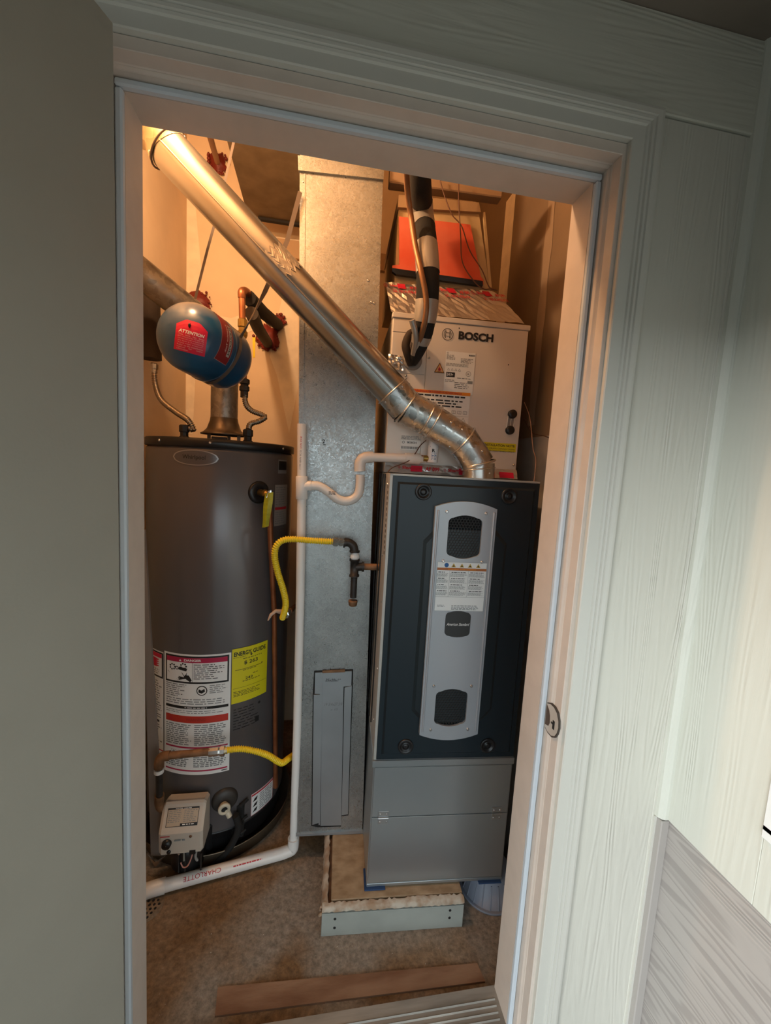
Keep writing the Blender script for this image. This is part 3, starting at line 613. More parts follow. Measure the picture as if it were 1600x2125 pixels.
# ---- cream coil cabinet
BX0, BX1, BY, BZ0, BZ1 = .5628, 1.0080, .5674, 1.4037, 1.900
cc = thing('coil_cabinet', 'cream steel evaporator coil cabinet with printed logo above the dark furnace', 'cabinet', ((BX0 + BX1) / 2, BY, BZ0), FE)
b = MB(); b.box((BX0, BY, BZ0), (BX1, BY + .52, BZ1), M['bosch'], .002); b.build('cabinet_body', cc)
b = MB(); b.box((BX0 - .003, BY - .007, BZ1 - .012), (BX1 + .004, BY + .02, BZ1 + .004), M['bosch'], .0015); b.build('top_rim', cc)
xp = L(888, 700, BY).x; zp = L(830, 905, BY).z
b = MB(); b.box((xp, BY - .004, BZ0 + .03), (BX1 - .001, BY + .002, BZ1 - .014), M['bosch'], .001); b.build('front_panel', cc)
za, zb = L(850, 692, BY).z, L(850, 776, BY).z
for z0, z1 in ((za + .001, BZ1 - .014), (zb + .001, za - .001), (BZ0 + .03, zb - .001)):
    MB().box((BX0 + .001, BY - .003, z0), (xp - .0015, BY + .002, z1), M['bosch'], .001).build('side_plate', cc)
fb = frontY(BY - .0045)
S = Sheet(fb)
def BP(u, v): p = L(u, v, BY - .005); return p.x, p.z
x, z = BP(929, 694); S.disc(x, z, .0185, M['ink'], 1, 32, r2=.0168)
for sg in (-1, 1):
    P = [(x + sg * (.0035 + .0085 * math.cos(t)), z + .0125 * math.sin(t)) for t in [(-1.2 + 2.4 * i / 10) for i in range(11)]]
    for a1, a2 in zip(P, P[1:]): S.poly([a1, a2, (a2[0] - sg * .0016, a2[1]), (a1[0] - sg * .0016, a1[1])], M['ink'], 1)
    S.rect(x + sg * .0058, z - .0117, x + sg * .0074, z + .0117, M['ink'], 1)
S.rect(x - .006, z + .0046, x + .006, z + .0060, M['ink'], 1); S.rect(x - .006, z - .0060, x + .006, z - .0046, M['ink'], 1)
x, z = BP(988, 699); S.text('BOSCH', x, z, .1155, .0255, M['ink'], 1, .045)
S.build('logo_print', cc)
S = Sheet(fb); x0, z1 = BP(926, 728); x1, z0 = BP(981, 812); wl_ = x1 - x0
S.rect(x0, z0 - .012, x1, z1, M['white'], 0); 
S.text('BOSCH', x1 - .012, z1 - .008, .019, .0045, M['ink'], 1, .04); S.disc(x0 + .006, z1 - .006, .003, M['grey'], 1, 12, r2=.002)
S.lines(x0 + .003, z1 - .026, x0 + .035, z1 - .010, 4, M['grey']); S.lines(x0 + .05, z1 - .034, x1 - .003, z1 - .018, 4, M['grey']); S.lines(x0 + .003, z1 - .046, x1 - .003, z1 - .036, 3, M['grey'])
for i, t in enumerate((.012, .024, .036, .048)): S.tri(x0 + t, z1 - .056, .0045, M['grey'], 1); S.tri(x0 + t, z1 - .0565, .003, M['white'], 2)
S.rect(x0 + .005, z1 - .080, x0 + .034, z1 - .065, M['ink'], 1); S.lines(x0 + .007, z1 - .078, x0 + .030, z1 - .067, 3, M['white'], 2)
S.disc(x1 - .019, z1 - .066, .0085, M['grey'], 1, 18, r2=.0072); S.text('UL', x1 - .019, z1 - .066, .007, .006, M['ink'], 1, .02); S.lines(x0 + .042, z1 - .084, x1 - .004, z1 - .079, 1, M['grey'])
S.lines(x0 + .003, z1 - .096, x0 + .04, z1 - .087, 2, M['grey']); S.rect(x1 - .02, z1 - .097, x1 - .003, z1 - .088, M['grey'], 1)
S.lines(x0 + .035, z0 + .004, x1 - .012, z0 + .026, 4, M['ink'], 1, .3)
S.build('rating_label', cc)
S = Sheet(fb); x, z = BP(912, 765); S.poly([(x - .017, z - .013), (x + .017, z - .013), (x, z + .019)], M['ink'], 0); S.poly([(x - .0145, z - .0115), (x + .0145, z - .0115), (x, z + .0155)], M['orange'], 1)
S.poly([(x - .012, z - .0102), (x + .012, z - .0102), (x, z + .0115)], mat('flame_bg', (.70, .42, .20), .5), 2); S.poly([(x, z + .006), (x - .0045, z - .002), (x - .0035, z - .007), (x + .0035, z - .007), (x + .0045, z - .001), (x + .0015, z + .001)], M['inkr'], 3); S.rect(x - .006, z - .0095, x + .006, z - .0083, M['ink'], 3)
S.build('flammable_sign', cc)
S = Sheet(fb); x0, z1 = BP(845, 805); x1, _ = BP(976, 820); _, z0 = BP(970, 880)
S.rect(x0, z0, x1, z1, M['white'], 0); S.rect(x0, z1 - .0105, x1, z1 - .0005, M['orange'], 1); S.text('WARNING/AVERTISSEMENT/ADVERTENCIA', (x0 + x1) / 2 - .006, z1 - .0055, .165, .006, M['inkr'], 2, .03); S.tri(x0 + .010, z1 - .0058, .0035, M['ink'], 3)
S.lines(x0 + .01, z1 - .020, x1 - .012, z1 - .013, 1, M['ink'], 1, .7, .05); S.lines(x0 + .02, z1 - .052, x1 - .006, z1 - .026, 3, M['ink'], 1, .5, .3)
for i in range(3):
    xx = x1 - .058 + i * .019; S.frame(xx, z1 - .070, xx + .013, z1 - .060, .0012, M['grey']); S.rect(xx + .006, z1 - .07, xx + .007, z1 - .06, M['grey'], 1)
S.rect(x0 + .09, z1 - .0775, x1 - .002, z1 - .0768, M['grey'], 1); S.tri(x1 - .018, z1 - .092, .012, M['grey'], 1); S.tri(x1 - .018, z1 - .0925, .010, M['white'], 2); S.tri(x1 - .018, z1 - .095, .004, M['ink'], 3)
S.build('warning_label', cc)
S = Sheet(fb); x0, z1 = BP(831, 912); x1, z0 = BP(872, 935); S.rect(x0, z0, x1, z1, M['white'], 0); S.text('BOSCH', x0 + .038, (z0 + z1) / 2 + .008, .030, .0062, M['ink'], 1, .03); S.disc(x0 + .010, (z0 + z1) / 2 + .008, .0042, M['ink'], 1, 14, r2=.003)
for i in range(26): S.rect(x0 + .004 + i * .0023, z0 + .003, x0 + .004 + i * .0023 + random.uniform(.0006, .0015), z0 + .011, M['ink'], 1)
S.lines(x0 + .003, z1 + .001, x1, z1 + .014, 3, M['grey']); S.build('barcode_label', cc)
S = Sheet(fb); x0, z1 = BP(1003, 917); x1, z0 = BP(1070, 938); S.rect(x0, z0 - .001, x1, z1, M['yell'], 0); S.text('INSTALLATION NOTE:', (x0 + x1) / 2, z1 - .008, x1 - x0 - .008, .0075, M['ink'], 1, .02)
S.text('FOR DRAIN CONNECTIONS', (x0 + x1) / 2, z1 - .019, x1 - x0 - .008, .0045, M['ink'], 1, 0); S.text('HAND TIGHTENED ONLY', (x0 + x1) / 2, z1 - .027, x1 - x0 - .008, .0045, M['ink'], 1, 0); S.build('yellow_note', cc)
b = MB()
for u, v in ((847, 692), (842, 780), (890, 743), (1066, 965), (838, 800)): screw(b, L(u, v, BY - .004), .0045)
b.build('screw', cc)
b = MB()
for u, v in ((953, 681), (1055, 757)): b.lathe(L(u, v, BY - .0042), (0, -1, 0), [(0, .002), (.0004, .002)], M['dark'], 8)
b.build('pinhole', cc)
p1, p2 = L(1062, 860, BY - .004), L(1057, 893, BY - .004)
b = MB(); 
for dx in (-.0115, 0, .0115): b.tube([p1 + Vector((dx, -.002, 0)), p2 + Vector((dx, -.002, 0))], .0016 if dx else .0010, M['clear'], 6)
b.prism([p1 + Vector((-.0125, 0, 0)), p1 + Vector((.0125, 0, 0)), p2 + Vector((.0125, 0, 0)), p2 + Vector((-.0125, 0, 0))], (0, -.002, 0), mat('port_shadow', (.30, .27, .25), .3)); b.build('drain_port_plate', cc)
for p in (p1, p2): MB().lathe(p, (0, -1, 0), [(0, .0145), (.010, .0145), (.013, .012), (.0135, .005)], M['black'], 24).build('port_cap', cc)
# line-set entry with grey grommets
pe = L(856, 748, BY - .006)
b = MB(); b.lathe(pe, (0, -1, 0), [(0, .031), (.004, .030), (.006, .026), (.006, .0155), (.001, .0155)], mat('grommet', (.24, .22, .20), .5), 28, cap=False); b.lathe(pe + Vector((0, -.0005, 0)), (0, -1, 0), [(0, .0155), (.001, .0155)], M['dark'], 20); b.build('entry_grommet', cc)
pg = L(851, 720, BY - .004); b = MB(); b.lathe(pg, (0, -1, 0), [(0, .024), (.005, .022), (.005, .001)], mat('grommet2', (.17, .15, .14), .5), 24, cap=False); b.build('entry_grommet', cc)
b = MB(); n = 8; vs = []
for i in range(n + 1):
    for j in range(n + 1):
        p = L(806 + 30 * j / n, 735 + 30 * i / n + j * .6, BY - .006); vs.append(p + Vector((0, random.uniform(-.007, .0), 0)))
b.add(vs, [(i * 9 + j, i * 9 + j + 1, i * 9 + j + 10, i * 9 + j + 9) for i in range(8) for j in range(8)], M['foil']); b.build('foil_patch', cc)

# ---- foil tape (crumpled) round the plenum foot and the furnace joint
def foil(corner, n, m_, amp, name, label, base, printing):
    """corner: four points tl,tr,br,bl"""
    tl_, tr_, br_, bl_ = corner; random.seed(n * 7 + m_); b = MB()
    hh = [[random.uniform(-amp, amp) for _ in range(n + 1)] for _ in range(m_ + 1)]
    nr = (tr_ - tl_).cross(bl_ - tl_).normalized()
    if nr.y > 0: nr = -nr
    def pt(s, t): return tl_.lerp(tr_, s).lerp(bl_.lerp(br_, s), t)
    vs = [pt(j / n, i / m_) + nr * (hh[i][j] + amp) for i in range(m_ + 1) for j in range(n + 1)]
    b.add(vs, [(i * (n + 1) + j, i * (n + 1) + j + 1, (i + 1) * (n + 1) + j + 1, (i + 1) * (n + 1) + j) for i in range(m_) for j in range(n)], M['foil'])
    t_ = thing(name, label, 'tape', base, FE); b.build('foil_skin', t_)
    S = Sheet(lambda x, y, l: pt(x, y) + nr * (2 * amp + .0006 * (l + 1)), .05); printing(S); S.build('red_print', t_)
    return t_
def pr_top(S):
    for x, wd in ((.03, .14), (.47, .14), (.80, .13)):
        S.rect(x + wd * .5, .04, x + wd, .20, M['inkr'], 0); S.text('Shurtape', x + wd / 2, .13, wd * .95, -.11, M['red'], 1, .03)
        S.text('AF 099', x + wd + .075, .15, .09, -.10, M['inkr'], 1, .03); S.disc(x - .035, .14, .016, M['inkr'], 1, 14, r2=.013, sy=4.); S.text('UL', x - .035, .14, .014, -.07, M['inkr'], 1, .02)
        S.text('UL 181A-P/B-FX', x + .13, .30, .22, -.09, M['inkr'], 1, .02)
q = [L(799, 586, py - .004), L(1026, 606, py - .004), L(1088, 672, BY + .004), L(812, 648, BY + .004)]
foil(q, 34, 9, .0020, 'foil_tape', 'crumpled red-printed foil tape between tan plenum and cream cabinet top', (.78, .6, 1.9), pr_top)
def pr_low(S):
    S.disc(.105, .45, .014, M['inkr'], 1, 16, r2=.012, sy=5); S.text('UL', .105, .45, .012, -.30, M['inkr'], 1, .02); S.text('Shurtape', .195, .5, .14, -.42, M['inkr'], 2, .03); S.rect(.19, .22, .275, .82, M['red'], 0); S.text('AF 099', .35, .5, .105, -.42, M['inkr'], 1, .03)
    S.disc(.445, .5, .014, M['inkr'], 1, 16, r2=.012, sy=5); S.text('UL', .445, .5, .012, -.30, M['inkr'], 1, .02); S.text('Shurtape', .535, .55, .14, -.42, M['inkr'], 2, .03); S.rect(.55, .25, .61, .88, M['red'], 0); S.rect(.86, .35, .97, .95, M['red'], 0)
q = [Vector((BX0 + .002, BY - .010, 1.436)), Vector((BX1 - .002, BY - .010, 1.436)), Vector((BX1 + .0, BY - .022, 1.405)), Vector((BX0 - .004, BY - .022, 1.405))]
foil(q, 30, 4, .0016, 'foil_tape', 'red-printed foil tape sealing the cream cabinet to the furnace top', (.78, .55, 1.402), pr_low)

# ---- line set: wrapped insulated pipe with bare copper in front
def Lp(pts, y): return [L(u, v, yy) for (u, v, yy) in [(p[0], p[1], p[2] if len(p) > 2 else y) for p in pts]]
ls = thing('line_set', 'black insulated refrigerant lines banded with grey tape, with thin copper pipe', 'pipe', L(860, 745, .54), FE)
path = smoothpath(Lp([(870, 320, .37), (873, 380, .43), (877, 440, .53), (884, 510, .465), (888, 575, .445), (886, 630, .45), (879, 680, .47), (869, 722, .50), (858, 752, .548)], .5), 8)
rad = [.0310] * len(path)
k = len(path)
for i in range(k):
    t = i / (k - 1); rad[i] = .027 + .006 * math.sin(t * PI) if t < .78 else .031 - (.031 - .013) * (t - .78) / .22
ls_body = MB().tube(path, .03, M['insul'], 20, rads=rad).build('foam_insulation', ls)
def band(i0, i1):
    MB().tube(path[i0:i1 + 1], .03, M['tapeg'], 20, rads=[r + .0012 for r in rad[i0:i1 + 1]], cap=False).build('tape_band', ls)
band(13, 20); band(24, 31); band(39, 46); band(51, 54)
for dx in (-1, 1):
    P = [L(869 + dx * 14, 664, .435), L(868 + dx * 5, 700, .458), L(858, 735, .505)]
    b = MB(); pp = smoothpath(P, 5); b.tube(pp, .009, M['tapeg'], 8); b.build('tape_twist', ls)
b = MB(); b.tube(smoothpath(Lp([(842, 330, .34), (846, 400, .405), (853, 450, .435), (862, 510, .425), (873, 560, .408), (883, 610, .408), (884, 650, .415), (876, 690, .445), (866, 720, .485), (856, 745, .54)], .462), 8), .0080, M['copperd'], 12); b.build('copper_line', ls)
b = MB(); b.tube(smoothpath(Lp([(853, 755, .55), (846, 735, .53), (842, 715, .525), (850, 695, .53), (860, 690, .54)], .53), 6), .013, M['brins'], 12); b.build('suction_bend', ls)
# ---- thermostat wires
def wire(name, label, pts, r, m, frame=FE):
    return tag(MB().tube(smoothpath(pts, 8), r, m, 6).build(name, frame=frame, loc=pts[0]), label, 'wire')
wire('thermostat_wire', 'thin brown wire curving across the red cover to the foil tape corner', Lp([(912, 370), (922, 405), (938, 445), (958, 470), (975, 520), (1000, 560), (1015, 595), (1032, 603)], .585), .0018, M['wirebr'])
wire('thermostat_wire', 'thin brown wire hanging straight then looping below the red cover', Lp([(952, 375), (952, 420), (956, 490), (960, 545), (985, 585), (1005, 600), (1020, 598)], .578), .0018, M['wirebr'])
wire('low_voltage_wire', 'thin dark wire crossing under the vent elbow beside the white drain fitting', Lp([(800, 992, .50), (812, 972, .52), (850, 955, .53), (872, 925, .545), (884, 914, .548)], .53), .0017, M['wirebr'])
wire('low_voltage_wire', 'pale thin wire drooping against the stem wall beside the cream cabinet', [W(1088, 835, 0, 1.04), W(1100, 870, 0, 1.045), W(1106, 930, 0, 1.05), W(1112, 955, 0, 1.05), W(1108, 1000, 0, 1.05)], .0016, mat('pale_wire', (.42, .24, .16), .5), FW)
wire('low_voltage_wire', 'dark thin wire crossing the pale wire against the stem wall', [W(1088, 870, 0, 1.055), W(1104, 897, 0, 1.06), W(1130, 905, 0, 1.07), W(1140, 909, 0, 1.08)], .0016, M['wirebr'], FW)

# ================================================================== FURNACE
FX0, FX1, FY, FZ0, FZ1 = .5612, 1.0062, .3835, .531, 1.4023
fu = thing('furnace', 'dark navy gas furnace with long silver front plate and honeycomb grilles', 'furnace', ((FX0 + FX1) / 2, FY, FZ0), FE)
b = MB(); b.box((FX0 + .001, FY + .018, FZ0), (FX1 - .001, FY + .71, FZ1), M['beigeside'], .002); b.build('casing', fu)
b = MB(); b.box((FX0 - .0005, FY, FZ0 + .001), (FX0 + .0075, FY + .03, FZ1 + .001), M['beigeside']); b.box((FX0, FY, FZ1 - .004), (FX1, FY + .03, FZ1 + .001), M['beigeside']); b.build('front_edge', fu)
# front door panel with recessed field
n_ = M['navy']
def fp(u, v, y=FY): return L(u, v, y)
b = MB()
x0, x1, z0, z1 = FX0 + .008, FX1 - .001, FZ0 + .004, FZ1 - .005
def ring(r0, r1, y0, y1, m):  # two rects (x0,z0,x1,z1)
    vs = [(r0[0], y0, r0[1]), (r0[2], y0, r0[1]), (r0[2], y0, r0[3]), (r0[0], y0, r0[3]), (r1[0], y1, r1[1]), (r1[2], y1, r1[1]), (r1[2], y1, r1[3]), (r1[0], y1, r1[3])]
    b.add(vs, [(i, (i + 1) % 4, 4 + (i + 1) % 4, 4 + i) for i in range(4)], m)
ra = (x0, z0, x1, z1); rb = (x0 + .014, z0 + .016, x1 - .014, z1 - .016); rc = (x0 + .020, z0 + .022, x1 - .020, z1 - .022)
ring(ra, ra, FY + .018, FY - .002, n_); ring(ra, rb, FY - .002, FY - .002, n_); ring(rb, rc, FY - .002, FY - .009, n_)
b.add([(rc[0], FY - .009, rc[1]), (rc[2], FY - .009, rc[1]), (rc[2], FY - .009, rc[3]), (rc[0], FY - .009, rc[3])], [(0, 1, 2, 3)], n_)
b.build('door_panel', fu)
# shallow embossed field behind the silver plate
yf = FY - .009
cxp = (FX0 + FX1) / 2 + .008
O = [(-.125, -.26), (-.125, .26), (-.085, .305), (.085, .305), (.125, .26), (.125, -.26), (.085, -.305), (-.085, -.305)]
zc_ = (FZ0 + FZ1) / 2 - .01
b = MB(); P0 = [Vector((cxp + x, yf, zc_ + z)) for x, z in O]; P1 = [Vector((cxp + x * .93, yf - .006, zc_ + z * .97)) for x, z in O]
b.add(P0 + P1, [tuple(range(8, 16))] + [(i, (i + 1) % 8, 8 + (i + 1) % 8, 8 + i) for i in range(8)], M['navy2']); b.build('embossed_field', fu)
# silver plate (arched ends)
ySP = yf - .014
sx = .0905
pl_c = fp(950, 1290, ySP); cx_ = pl_c.x
zt, zb_ = fp(966, 1041, ySP).z, fp(931, 1536, ySP).z
def plate_outline(hw, zt_, zb2, sag, k=10, rc_=.010):
    P = []
    for i in range(k + 1):
        x = -hw + 2 * hw * i / k; P.append((cx_ + x, zt_ - sag * (x / hw) ** 2))
    for i in range(k + 1):
        x = hw - 2 * hw * i / k; P.append((cx_ + x, zb2 + sag * (x / hw) ** 2))
    return P
def vent_outline(zc2, hw, hh, sag=.010, k=8, cr=.014):
    P = []
    def corner(cx2, cz2, a0):
        return [(cx2 + cr * math.cos(a0 + PI / 2 * i / 4), cz2 + cr * math.sin(a0 + PI / 2 * i / 4)) for i in range(5)]
    P += corner(cx_ + hw - cr, zc2 - hh + cr + sag * .8, -PI / 2); P += corner(cx_ + hw - cr, zc2 + hh - cr - sag * .8, 0)
    for i in range(1, 6): x = (hw - cr) * (1 - 2 * i / 6); P.append((cx_ + x, zc2 + hh - sag * .8 * (x / (hw - cr)) ** 2))
    P += corner(cx_ - hw + cr, zc2 + hh - cr - sag * .8, PI / 2); P += corner(cx_ - hw + cr, zc2 - hh + cr + sag * .8, PI)
    for i in range(1, 6): x = -(hw - cr) * (1 - 2 * i / 6); P.append((cx_ + x, zc2 - hh + sag * .8 * (x / (hw - cr)) ** 2))
    return P
zv1, zv2 = fp(963, 1115, ySP).z, fp(935, 1469, ySP).z
hw1, hh1 = .0500, .0635
# front face of plate with holes: bmesh triangle fill
import bmesh
from mathutils.geometry import tessellate_polygon
outl = plate_outline(sx, zt, zb_, .018)
v1, v2 = vent_outline(zv1, hw1, hh1), vent_outline(zv2, hw1 * .98, .0600)
loops = [[Vector((x, z, 0)) for x, z in lp] for lp in (outl, v1, v2)]
tris = tessellate_polygon(loops); allp = [p for lp in loops for p in lp]
b = MB(); b.add([(p.x, ySP, p.y) for p in allp], [tuple(t) for t in tris], M['silver'])
def wallring(b, P, ya, yb2, m):
    n = len(P); b.add([(x, ya, z) for x, z in P] + [(x, yb2, z) for x, z in P], [(i, (i + 1) % n, n + (i + 1) % n, n + i) for i in range(n)], m)
wallring(b, outl, ySP, yf, M['silver']); wallring(b, v1, ySP, ySP + .008, M['silver']); wallring(b, v2, ySP, ySP + .008, M['silver'])
b.build('silver_plate', fu)
for s_ in (-1, 1):
    b = MB(); x = cx_ + s_ * (sx - .0085); b.tube([(x, ySP - .0005, zb_ + .030), (x, ySP - .0005, zt - .030)], .0032, M['silver'], 10); b.ball((x, ySP - .0005, zt - .030), .0032, M['silver'], 8); b.ball((x, ySP - .0005, zb_ + .03), .0032, M['silver'], 8); b.build('edge_rib', fu)
def grille(P, zc2, hh):
    b = MB(); r = .0046; dx = r * 2 * .97; dz = dx * .866; ri = .0036
    nx = int(hw1 * 2 / dx) + 2; nz = int(hh * 2 / dz) + 2
    def inside(x, z):
        return abs(x - cx_) < hw1 - .003 and abs(z - zc2) < hh - .004 - .008 * ((x - cx_) / hw1) ** 2
    for j in range(-nz // 2, nz // 2 + 1):
        for i in range(-nx // 2, nx // 2 + 1):
            x = cx_ + i * dx + (j % 2) * dx / 2; z = zc2 + j * dz
            if not inside(x, z): continue
            Oo = [(x + r * 1.13 * math.cos(PI / 6 + PI / 3 * q_), ySP + .007, z + r * 1.13 * math.sin(PI / 6 + PI / 3 * q_)) for q_ in range(6)]
            Ii = [(x + ri * math.cos(PI / 6 + PI / 3 * q_), ySP + .007, z + ri * math.sin(PI / 6 + PI / 3 * q_)) for q_ in range(6)]
            Bk = [(x + ri * math.cos(PI / 6 + PI / 3 * q_), ySP + .010, z + ri * math.sin(PI / 6 + PI / 3 * q_)) for q_ in range(6)]
            b.add(Oo + Ii + Bk, [(q_, (q_ + 1) % 6, 6 + (q_ + 1) % 6, 6 + q_) for q_ in range(6)] + [(6 + q_, 6 + (q_ + 1) % 6, 12 + (q_ + 1) % 6, 12 + q_) for q_ in range(6)], M['grille'])
    return stuff(b.build('honeycomb_grille', fu))
M['grille'] = mat('grille_plastic', (.012, .010, .009), .6)
grille(v1, zv1, hh1); grille(v2, zv2, .060)
for zz in (zv1, zv2): MB().box((cx_ - hw1, ySP + .0125, zz - hh1), (cx_ + hw1, ySP + .0135, zz + hh1), M['dark']).build('grille_backing', fu)
b = MB()
for zz, hz in ((zv1, .0715), (zv2, .0695)):
    for sx_ in (-1, 1):
        for sz_ in (-1, 1): screw(b, (cx_ + sx_ * .0575, ySP, zz + sz_ * hz), .0048)
b.build('screw', fu)
# warning label on the plate
xa, za1 = cx_ - .0735, fp(955, 1167, ySP).z; xb, zb1 = cx_ + .0735, fp(950, 1268, ySP).z
S = Sheet(frontY(ySP)); S.rect(xa, zb1, xb, za1, M['white'], 0); S.disc(xa + .027, za1 - .009, .0065, M['bluep'], 1)
for i in range(4): S.tri(xa + .048 + i * .0245, za1 - .0095, .0068, mat('tri_yellow', (.55, .36, .06), .5), 1); S.tri(xa + .048 + i * .0245, za1 - .0105, .003, M['ink'], 2)
S.rect(xa, za1 - .0245, xb, za1 - .017, M['brownp'], 1); S.text('WARNING  AVERTISSEMENT', (xa + xb) / 2, za1 - .0207, .085, .0038, M['orange'], 2, .03)
for c0_, c1_ in ((0, .037), (.039, .092), (.095, .145)):
    for r_ in range(4):
        zz = za1 - .028 - r_ * .0185; S.lines(xa + c0_ + .004, zz - .0035, xa + c1_ - .004, zz - .0005, 1, M['ink'], 1, .7, .4); S.lines(xa + c0_ + .001, zz - .0155, xa + c1_ - .001, zz - .005, 5, M['grey'], 1, .5, .2)
S.rect(xa + .0375, za1 - .103, xa + .0382, za1 - .025, M['grey'], 1); S.rect(xa + .093, za1 - .103, xa + .0937, za1 - .025, M['grey'], 1); S.rect(xa, za1 - .1035, xb, za1 - .1028, M['grey'], 1)
S.lines(xa + .05, zb1 + .003, xb - .01, zb1 + .018, 4, M['grey'], 1, .5, .2); S.lines(xa + .008, zb1 + .012, xa + .035, zb1 + .019, 2, M['grey'], 1); S.frame(xa, zb1, xb, za1, .0005, M['grey'])
S.build('warning_label', fu)
zz = fp(948, 1295, ySP).z
P = vent_outline(zz, .0375, .0395, .005, cr=.012)
b = MB(); b.prism([(x, ySP, z) for x, z in P], (0, -.003, 0), M['charcoal']); bd = b.build('name_badge', fu)
S = Sheet(frontY(ySP - .003)); S.text('American Standard', cx_, zz + .0005, .069, .0085, M['white'], 1, .012, .35); S.build('badge_lettering', bd)
# corner knobs
for u, v in ((879, 1021), (1057, 1030), (842, 1550), (1012, 1548)):
    p = fp(u, v, yf - .004); p.y = yf
    b = MB(); b.lathe(p, (0, -1, 0), [(0, .0235), (.005, .0235), (.006, .0215), (.006, .0165), (.001, .015), (.001, .0085), (.004, .008), (.0045, .004)], M['black'], 32); b.build('panel_fastener', fu)
# louvre slots in the side
b = MB()
for i in range(13):
    z = FZ1 - .035 - i * .0165
    for yy in (FY + .035,): b.box((FX0 + .0004, yy, z - .009), (FX0 + .0012, yy + .020, z), M['dark'])
stuff(b.build('louvre_slots', fu))
b = MB()
for z, yy in ((1.37, .45), (1.15, .47), (1.02, .41), (.80, .43), (.62, .45)): screw(b, (FX0 + .001, yy, z), .004, (-1, 0, 0))
b.build('screw', fu)
# wiring between duct and furnace
random.seed(5)
for i in range(5):
    P = [Vector((FX0 - .006 - .0035 * (i % 2), .46 + .045 * i, 1.40 - t * .16)) + Vector((0, random.uniform(-.008, .008), 0)) for t in range(6)]
    wire('control_wire', ('dark wire bundle strand hugging the furnace front edge', 'second dark wire strand behind the furnace front edge', 'middle dark wire strand in the dark gap beside the furnace', 'fourth dark wire strand deep in the gap beside the duct', 'deepest dark wire strand between duct and furnace')[i], P, .0022, M['black'])

# ================================================================== CABINET UNDER THE FURNACE
PX0, PX1, PZ0, PZ1 = .5612, 1.0062, .1006, .531
cb = thing('sheet_metal_cabinet', 'smooth grey sheet-metal base cabinet with two hinges under the furnace', 'cabinet', ((PX0 + PX1) / 2, FY, PZ0), FE)
b = MB(); b.box((PX0, FY, PZ0), (PX1, FY + .70, PZ1), M['cab'], .0015); b.build('cabinet_body', cb)
b = MB(); b.box((PX0 - .004, FY - .004, PZ1 - .022), (PX1 + .003, FY + .02, PZ1 - .001), M['cab'], .001); b.build('top_rail', cb)
zh = L(900, 1690, FY).z
b = MB(); b.box((PX0 + .004, FY - .0035, zh + .001), (PX1 - .004, FY - .0005, PZ1 - .024), M['cab'], .001); b.build('front_panel', cb)
b = MB(); b.box((PX0 + .004, FY - .0045, PZ0 + .014), (PX1 - .004, FY - .0005, zh - .001), M['cab'], .001); b.build('hinged_flap', cb)
b = MB(); b.box((PX0 + .001, FY - .003, PZ0), (PX1, FY, PZ0 + .010), M['cab'], .001); b.build('bottom_rail', cb)
for xh in (PX0 + .040, PX1 - .040):
    b = MB(); b.box((xh - .016, FY - .0065, zh + .003), (xh + .016, FY - .004, zh + .022), M['hinge'], .0008); b.box((xh - .016, FY - .0065, zh - .022), (xh + .016, FY - .005, zh - .003), M['hinge'], .0008)
    b.tube([(xh - .016, FY - .0075, zh), (xh + .016, FY - .0075, zh)], .003, M['hinge'], 8)
    for dx in (-.010, .010):
        for dz in (-.013, .013): screw(b, (xh + dx, FY - .0065, zh + dz), .0028)
    b.build('hinge', cb)
for i, (x0, x1) in enumerate(((PX0 - .006, PX0 + .060), (PX1 - .080, PX1 - .004))):
    tag(MB().box((x0, FY - .012, PZ0 - .0045), (x1, FY + .06, PZ0 - .0003), M['bluepad'], .001).build('vibration_pad', frame=FE, loc=(x0, FY, PZ0 - .0045)), ('dark blue pad under the base cabinet corner above the platform', 'dark blue pad under the base cabinet corner above the upturned tub')[i], 'pad')
# ---- platform
pp = thing('platform', 'low wooden platform with plaster-edged particle-board top and grey front board', 'platform', (.646, .6, 0), FE)
b = MB(); b.box((.436, .345, 0), (.856, 1.10, .080), M['oldwood'], .002); b.build('frame', pp)
b = MB(); b.box((.452, .352, .080), (.866, 1.10, .0958), M['osb'], .002); b.build('deck', pp)
b = MB(); b.box((.426, .329, 0), (.866, .345, .076), M['greybd'], .0015); fbd = b.build('front_board', pp)
b = MB()
for x, z in ((.466, .058), (.466, .028), (.822, .062), (.822, .036)): b.lathe((x, .329, z), (0, -1, 0), [(0, .0042), (.0006, .0042)], M['dark'], 10)
b.build('nail_head', fbd)
b = MB(); b.box((.426, .345, .0), (.436, 1.1, .088), M['oldwood'], .001); b.build('side_board', pp)
random.seed(11); b = MB(); n = 60; vs = []
for i in range(n + 1):
    x = .426 + .44 * i / n; dz = random.uniform(-.006, .002); vs += [(x, .3285, .0835 + dz * .6), (x, .3295, .0905 + random.uniform(-.001, .001)), (x, .335, .0958 + random.uniform(-.0005, .001)), (x, .346 + random.uniform(-.003, .005), .0962)]
b.add(vs, [(4 * i + j, 4 * i + j + 1, 4 * i + j + 5, 4 * i + j + 4) for i in range(n) for j in range(3)], M['plaster'], True); b.build('plaster_crust', pp)
b = MB(); n = 40; vs = []
for i in range(n + 1):
    y = .335 + .45 * i / n; vs += [(.424 + random.uniform(-.003, .002), y, .060 + random.uniform(-.008, .008)), (.4255, y, .088), (.434, y, .0960), (.442 + random.uniform(-.003, .003), y, .0963)]
b.add(vs, [(4 * i + j, 4 * i + j + 1, 4 * i + j + 5, 4 * i + j + 4) for i in range(n) for j in range(3)], M['plaster'], True)
for i in range(9): b.ball((.424 + random.uniform(-.005, .002), .333 + random.uniform(-.003, .03), .06 + random.uniform(0, .025)), random.uniform(.002, .006), M['plaster'], 7)
